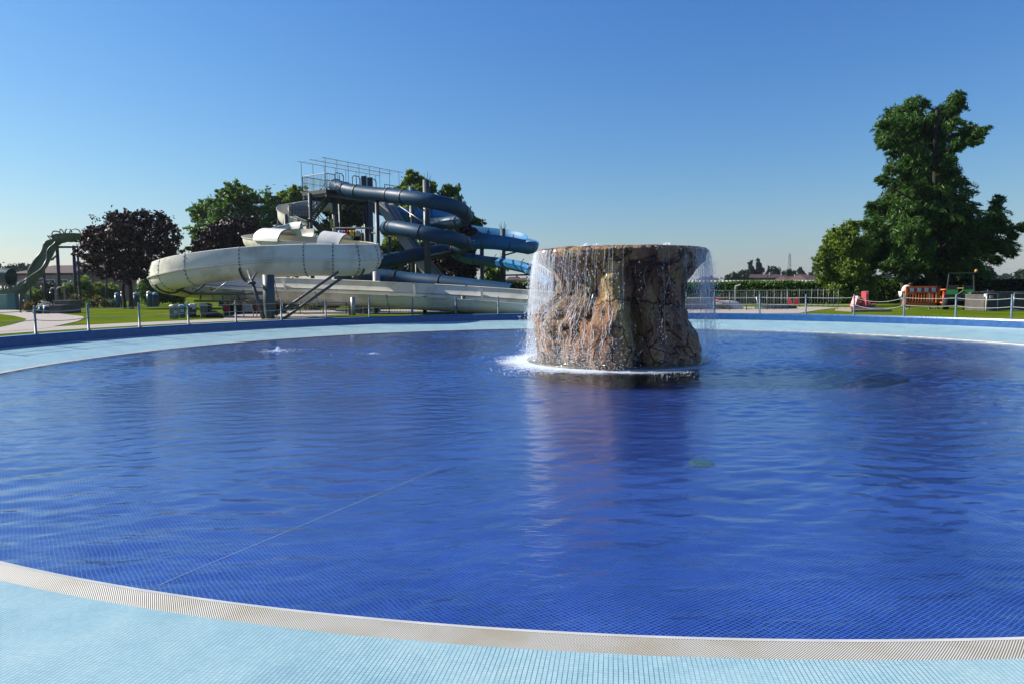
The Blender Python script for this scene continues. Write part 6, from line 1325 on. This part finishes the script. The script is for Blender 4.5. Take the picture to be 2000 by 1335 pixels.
# ================================================================ LEFT SIDE DETAILS
def bin_(name, label, px0, px1, yt, yb, mat, liner, d, tag_at=None, boxy=False):
    cx = (px0+px1)/2; b = P(cx, yb, d); w = (px1-px0)*PX(d)/2; h = (yb-yt)*PX(d); b.z = GZ+.02
    t = thing(name, label, 'bin', b, 'recycling bins on the lawn edge'); mm = MB()
    if boxy: mm.box((b.x, b.y, b.z+h*.45), (w*1.8, w*1.7, h*.9)); mm.build('body', MT[mat], t, False, .04)
    else: mm.lathe(b, [(w*.84, 0), (w*.88, .04), (w, h*.80), (w*.96, h*.86)], 20); mm.build('body', MT[mat], t, True)
    mm = MB(); mm.lathe(b+Vector((0, 0, h*.82)), [(w*1.03, -.04), (w*1.12, 0), (w*1.08, .05), (w*.93, .10), (w*.5, .12)], 20); 
    mm.v = [(x+.02*math.sin(z*40+y*9), y, z+.018*math.sin(x*30)) for x, y, z in mm.v]; mm.build('liner', MT[liner], t, True)
    if tag_at: 
        c = P(tag_at[0], tag_at[1], d-w-.02 if not boxy else d-w*.87); mm = MB(); mm.box((c.x, c.y, c.z), (.17, .012, .13)); n_ = mm.build('notice', MT['paper'], t)
        mm = MB()
        for j in range(2): mm.box((c.x, c.y-.008, c.z+.025-.05*j), (.11, .004, .012))
        mm.build('print_lines', MT['bindark'], n_)
bin_('recycling_bin', 'grey translucent bin with cream liner, leftmost in the row', 333, 348, 597, 625, 'bingrey', 'bagw', 31.4, (343, 609.5), True)
bin_('recycling_bin', 'blue bin with pale blue liner, second in the row', 349, 363, 596.5, 622, 'binblue', 'bluefab', 32.4, (356, 607))
bin_('recycling_bin', 'dark grey bin with white liner, behind the fence post', 368, 384, 594, 621, 'bindark', 'white', 32.6, (379, 601.5))
bin_('recycling_bin', 'pale green bin with yellowish liner, fourth in the row', 391, 406, 593, 620.5, 'bingreen', 'bagw', 33, None)
bin_('recycling_bin', 'black bin with black liner, last in the row', 401.5, 414.5, 592.5, 618, 'black', 'black', 33.8, None)
mm = MB(); c = P(417, 620.5, 32.8); c.z = GZ+.02; mm.lathe(c, [(.22, 0), (.36, .04), (.38, .14), (.28, .24), (.10, .30), (.04, .31)], 18, 1.05, .8); mm.v = [(x+.04*noise.noise(Vector((x*5, y*5, z*6))), y+.04*noise.noise(Vector((y*5, x*4, z*6))), z+.03*noise.noise(Vector((x*6, y*6, 1)))) for x, y, z in mm.v]; tag(mm.build('rubbish_bag', MT['black'], None, True), 'tied black rubbish bag lying right of the black bin', 'bag')
# signs near the column
def board(name, label, x0, x1, y0, y1, d, mat, legs=None, extra=None, legmat='galv'):
    a, b = P(x0, y0, d), P(x1, y1, d); c = Vector(((a.x+b.x)/2, d, GZ)); t = thing(name, label, 'sign', c); mm = MB(); mm.box((c.x, d, (a.z+b.z)/2), (b.x-a.x, .03, a.z-b.z)); mm.build('board', MT[mat], t)
    if legs:
        for x in legs: q = P(x, y1, d); mm = MB(); mm.tube((q.x, d+.03, GZ), (q.x, d+.03, b.z+.1), .025, .025, 6); mm.build('leg', MT[legmat], t)
    for (ex0, ex1, ey0, ey1, em) in (extra or []):
        p, q = P(ex0, ey0, d), P(ex1, ey1, d); mm = MB(); mm.box(((p.x+q.x)/2, d-.022, (p.z+q.z)/2), (q.x-p.x, .01, p.z-q.z)); mm.build('print', MT[em], t)
    return t
def scribble(parent, x0, x1, y0, y1, d, mat, n, seed):
    """rows of tiny letter-like strokes, too small to read in the photograph"""
    r = random.Random(seed); a, b = P(x0, y0, d), P(x1, y1, d); mm = MB(); w = (b.x-a.x)/n
    for j in range(n):
        if r.random() < .12: continue
        x = a.x+w*(j+.5); hh = (a.z-b.z)*r.uniform(.7, 1)
        mm.box((x-w*.22, d-.03, b.z+hh/2), (w*.16, .006, hh)); mm.box((x+w*.05, d-.03, b.z+hh*(.9 if r.random() < .5 else .15)), (w*.42, .006, hh*.18))
        if r.random() < .6: mm.box((x+w*.22, d-.03, b.z+hh*.5), (w*.15, .006, hh*.9))
    return mm.build('lettering', MT[mat], parent)
s1 = board('notice_board', 'white two legged notice board in front of the hedge left of the slide column', 473.5, 493, 595, 607.5, 33.6, 'paper', (475.5, 494))
scribble(s1, 475, 491, 597.5, 600.3, 33.6, 'pinkfab', 9, 1); scribble(s1, 475, 492, 603, 605, 33.6, 'bindark', 13, 2)
s2 = board('park_map_board', 'tall green framed board with a red panel at the left end of the hedge', 434, 448.5, 578, 607.5, 34.6, 'gband', (436, 447.5), [(438, 448.2, 595.5, 606.8, 'red'), (438, 442.5, 590, 594, 'yellow'), (444.5, 448, 590.5, 594, 'blue2'), (437, 443.5, 578.5, 586.5, 'paper'), (439, 442, 580, 584, 'blue2'), (443.5, 448, 580, 586, 'orange')])
s3 = board('red_notice', 'red notice with a green top strip half hidden by the slide strut', 499.5, 509, 595, 608, 33.4, 'red', (501, 508), [(495.8+3.8, 503, 591, 594.5, 'gband'), (499.5, 503, 590, 592, 'paper')])
mm = MB(); a, b = P(459, 585, 38.3), P(502, 585.5, 38.3); mm.box(((a.x+b.x)/2, 38.7, a.z), (b.x-a.x, 1.0, .09)); 
for x in (a.x+.1, b.x-.1): mm.tube((x, 38.5, GZ), (x, 38.5, a.z), .04, .04, 6)
tag(mm.build('white_shelter', MT['white']), 'flat white shelter top showing above the hedge behind the signs', 'shelter')
# bins and cabinets under the cream slide
for (x0, x1, yt, yb, d, mat, lab, cat) in ((682, 694, 600, 617, 34.5, 'black', 'black bin just behind the fence under the cream slide', 'bin'), (694, 707, 592.5, 612, 36.5, 'fuse', 'grey cabinet with a pale left edge under the cream slide', 'cabinet'), (710, 718, 594, 612, 36.5, 'fuse', 'narrow grey cabinet beside the larger one under the slide', 'cabinet')):
    a, b = P(x0, yt, d), P(x1, yb, d); h = a.z-GZ; w = b.x-a.x; c = ((a.x+b.x)/2, d, GZ)
    t = thing('waste_bin' if cat == 'bin' else 'cabinet', lab, cat, c); mm = MB(); mm.box((c[0], d, GZ+h/2), (w, w*.8, h)); mm.build('body', MT[mat], t, False, .03); mm = MB(); mm.box((c[0], d, GZ+h+.01), (w*1.06, w*.86, .05)); mm.build('lid', MT[mat], t, False, .015)
    mm = MB(); mm.box((c[0]+w*.3, d-w*.41, GZ+h*.6), (.03, .03, .12)); mm.build('handle', MT['galv'], t)
# stone planter, bins beside it
pl_ = thing('stone_planter', 'stepped stone planter block on the left lawn edge', 'planter', P(118, 606, 42.5)); dP = 42.5
for (x0, x1, yt, dd, nm) in ((104, 135, 589, 0, 'block'), (96, 122, 598, -.7, 'step')):
    a, b = P(x0, yt, dP+dd), P(x1, 600, dP+dd); mm = MB(); mm.box(((a.x+b.x)/2, dP+dd+.6, (GZ+a.z)/2), (b.x-a.x, 1.2, a.z-GZ)); o = mm.build(nm, MT['stone'], pl_, False, .03); mm = MB(); mm.box(((a.x+b.x)/2, dP+dd+.6, a.z+.03), (b.x-a.x+.06, 1.26, .06)); mm.build('cap', MT['conc'], o)
for i, (x, w, h, mat, lab) in enumerate(((80, 7, 14, 'binblue', 'small blue bin left of the stone planter'), (91, 11, 15, 'bindark', 'dark drum bin with white trim left of the stone planter'))):
    b = P(x, 610, 41.5-.2*i); b.z = GZ; t = thing('litter_bin', lab, 'bin', b, 'bins by the stone planter'); k = PX(41.5); mm = MB(); mm.lathe(b, [(w*k*.42, 0), (w*k*.5, .05), (w*k*.5, h*k)], 16); mm.build('body', MT[mat], t, True); mm = MB(); mm.lathe(b+Vector((0, 0, h*k)), [(w*k*.54, -.03), (w*k*.54, .02), (w*k*.2, .07)], 16); mm.build('lid', MT['white' if i else 'bluefab'], t, True)
b = P(73, 611, 41.2); b.z = GZ; mm = MB(); mm.lathe(b, [(.16, 0), (.24, .05), (.25, .16), (.16, .24), (.05, .26)], 14, 1.1, .8); mm.v = [(x+.03*noise.noise(Vector((x*6, y*6, z*6))), y, z) for x, y, z in mm.v]; tag(mm.build('black_sack', MT['black'], None, True), 'small black sack on the path left of the blue bin', 'bag')
# shower arches, red post, teal tank, parked carts
for i, (x0, x1, yt, lab) in enumerate(((101, 110, 563, 'smaller left shower arch by the planter'), (112, 128, 561.5, 'taller right shower arch by the planter'))):
    d = 47; a, b = P(x0, 600, d), P(x1, 600, d); zt_ = P(x0, yt, d).z; r_ = (b.x-a.x)/2; c = Vector(((a.x+b.x)/2, d, 0)); t = thing('shower_arch', lab, 'shower', Vector((b.x, d, GZ)), 'grey shower arches'); mm = MB()
    p_ = [(b.x, d, GZ), (b.x, d, zt_-r_)]+[(c.x+r_*math.cos(R_(an)), d, zt_-r_+r_*math.sin(R_(an))) for an in range(15, 181, 15)]+[(a.x, d, zt_-r_-.12 if i == 0 else GZ)]
    mm.path(p_, .055, 8); mm.build('arch', MT['fuse'], t, True)
    mm = MB(); mm.lathe((a.x, d, zt_-r_-.2), [(.02, .1), (.1, .04), (.11, 0)], 12); mm.build('shower_head', MT['galv'], t, True)
b = P(40, 606, 44); b.z = GZ; mm = MB(); mm.tube(b, P(39, 575, 44), .05, .05, 8); tag(mm.build('red_post', simple('dark_red_paint', (.09, .015, .015), .5), None, True), 'dark red post at the plaza edge under the green slide', 'post')
tk = thing('teal_tank', 'low teal box tank under the green slide foot', 'tank', P(22, 590, 52)); a, b = P(14, 574, 52), P(31, 589, 52); mm = MB(); mm.box(((a.x+b.x)/2, 52.5, (GZ+a.z)/2), (b.x-a.x, 1.1, a.z-GZ)); mm.build('body', MT['teal'], tk, False, .04); mm = MB(); mm.box(((a.x+b.x)/2, 52.5, a.z+.02), (b.x-a.x+.08, 1.2, .07)); mm.build('lid', MT['teal'], tk, False, .02)
sp_ = thing('splash_basin', 'pale green splash basin wall at the left edge', 'basin', P(-20, 590, 53)); a, b = P(-70, 577, 53), P(13, 588, 53); mm = MB(); mm.box(((a.x+b.x)/2, 54.2, (GZ+a.z)/2), (b.x-a.x, 2.4, a.z-GZ)); mm.build('wall', simple('mint_paint', (.25, .42, .34), .5), sp_, False, .04); mm = MB(); mm.box(((a.x+b.x)/2, 54.2, a.z+.02), (b.x-a.x+.1, 2.5, .05)); mm.build('rim', MT['white'], sp_)
for i, (px, w, lab) in enumerate(((229, 9, 'pale blue topped drum left of the purple tree trunk'), (240, 8, 'dark drum touching the purple tree trunk on its left'), (266, 12, 'grey blue covered bin right of the purple tree trunk'), (292, 10, 'white topped drum on the gravel under the cream slide end'), (304, 11, 'blue grey drum beside the white topped one under the slide end'))):
    d = 57; b = P(px, 586, d); b.z = GZ; k = PX(d); t = thing('storage_drum', lab, 'drum', b, 'drums behind the left lawn'); w = w*k/2; h = 1.05+.1*(i % 2)
    mm = MB(); mm.lathe(b, [(w*.9, 0), (w, .08), (w*1.02, h*.5), (w, h)], 16); mm.build('body', MT[['binblue', 'bindark', 'steel', 'binblue', 'steel'][i]], t, True)
    mm = MB(); mm.lathe(b+Vector((0, 0, h)), [(w*1.06, -.05), (w*1.06, .02), (w*.8, .14), (w*.2, .2)], 16); mm.build('lid', MT[['bluefab', 'bindark', 'bluefab', 'white', 'bluefab'][i]], t, True)
# two specks of birds
for i, (px, py) in enumerate(((535, 361), (1264, 0))):
    if i: continue
    p = P(px, py, 80); mm = MB(); mm.add([p+Vector(v) for v in ((-.22, 0, .06), (-.02, -.06, 0), (.2, 0, .07), (.0, .10, .0), (0, 0, -.05))], [(0, 1, 3), (1, 2, 3), (0, 4, 1), (1, 4, 2)]); tag(mm.build('bird', MT['black']), 'tiny dark bird flying in the sky left of the tower', 'bird')

# ================================================================ HAZE
def haze(density):
    m, n = newmat('haze'); v = N(n, 'ShaderNodeVolumePrincipled'); v.inputs['Color'].default_value = (.80, .88, 1, 1); v.inputs['Density'].default_value = density; v.inputs['Anisotropy'].default_value = .3
    o = N(n, 'ShaderNodeOutputMaterial'); L(n, v.outputs[0], o.inputs['Volume'])
    mm = MB(); mm.box((0, 0, 14), (5400, 5400, 32)); b = mm.build('haze', m); tag(b, 'thin pale summer haze lying over the whole park and the fields', 'haze', None, 'stuff')
haze(.00015)
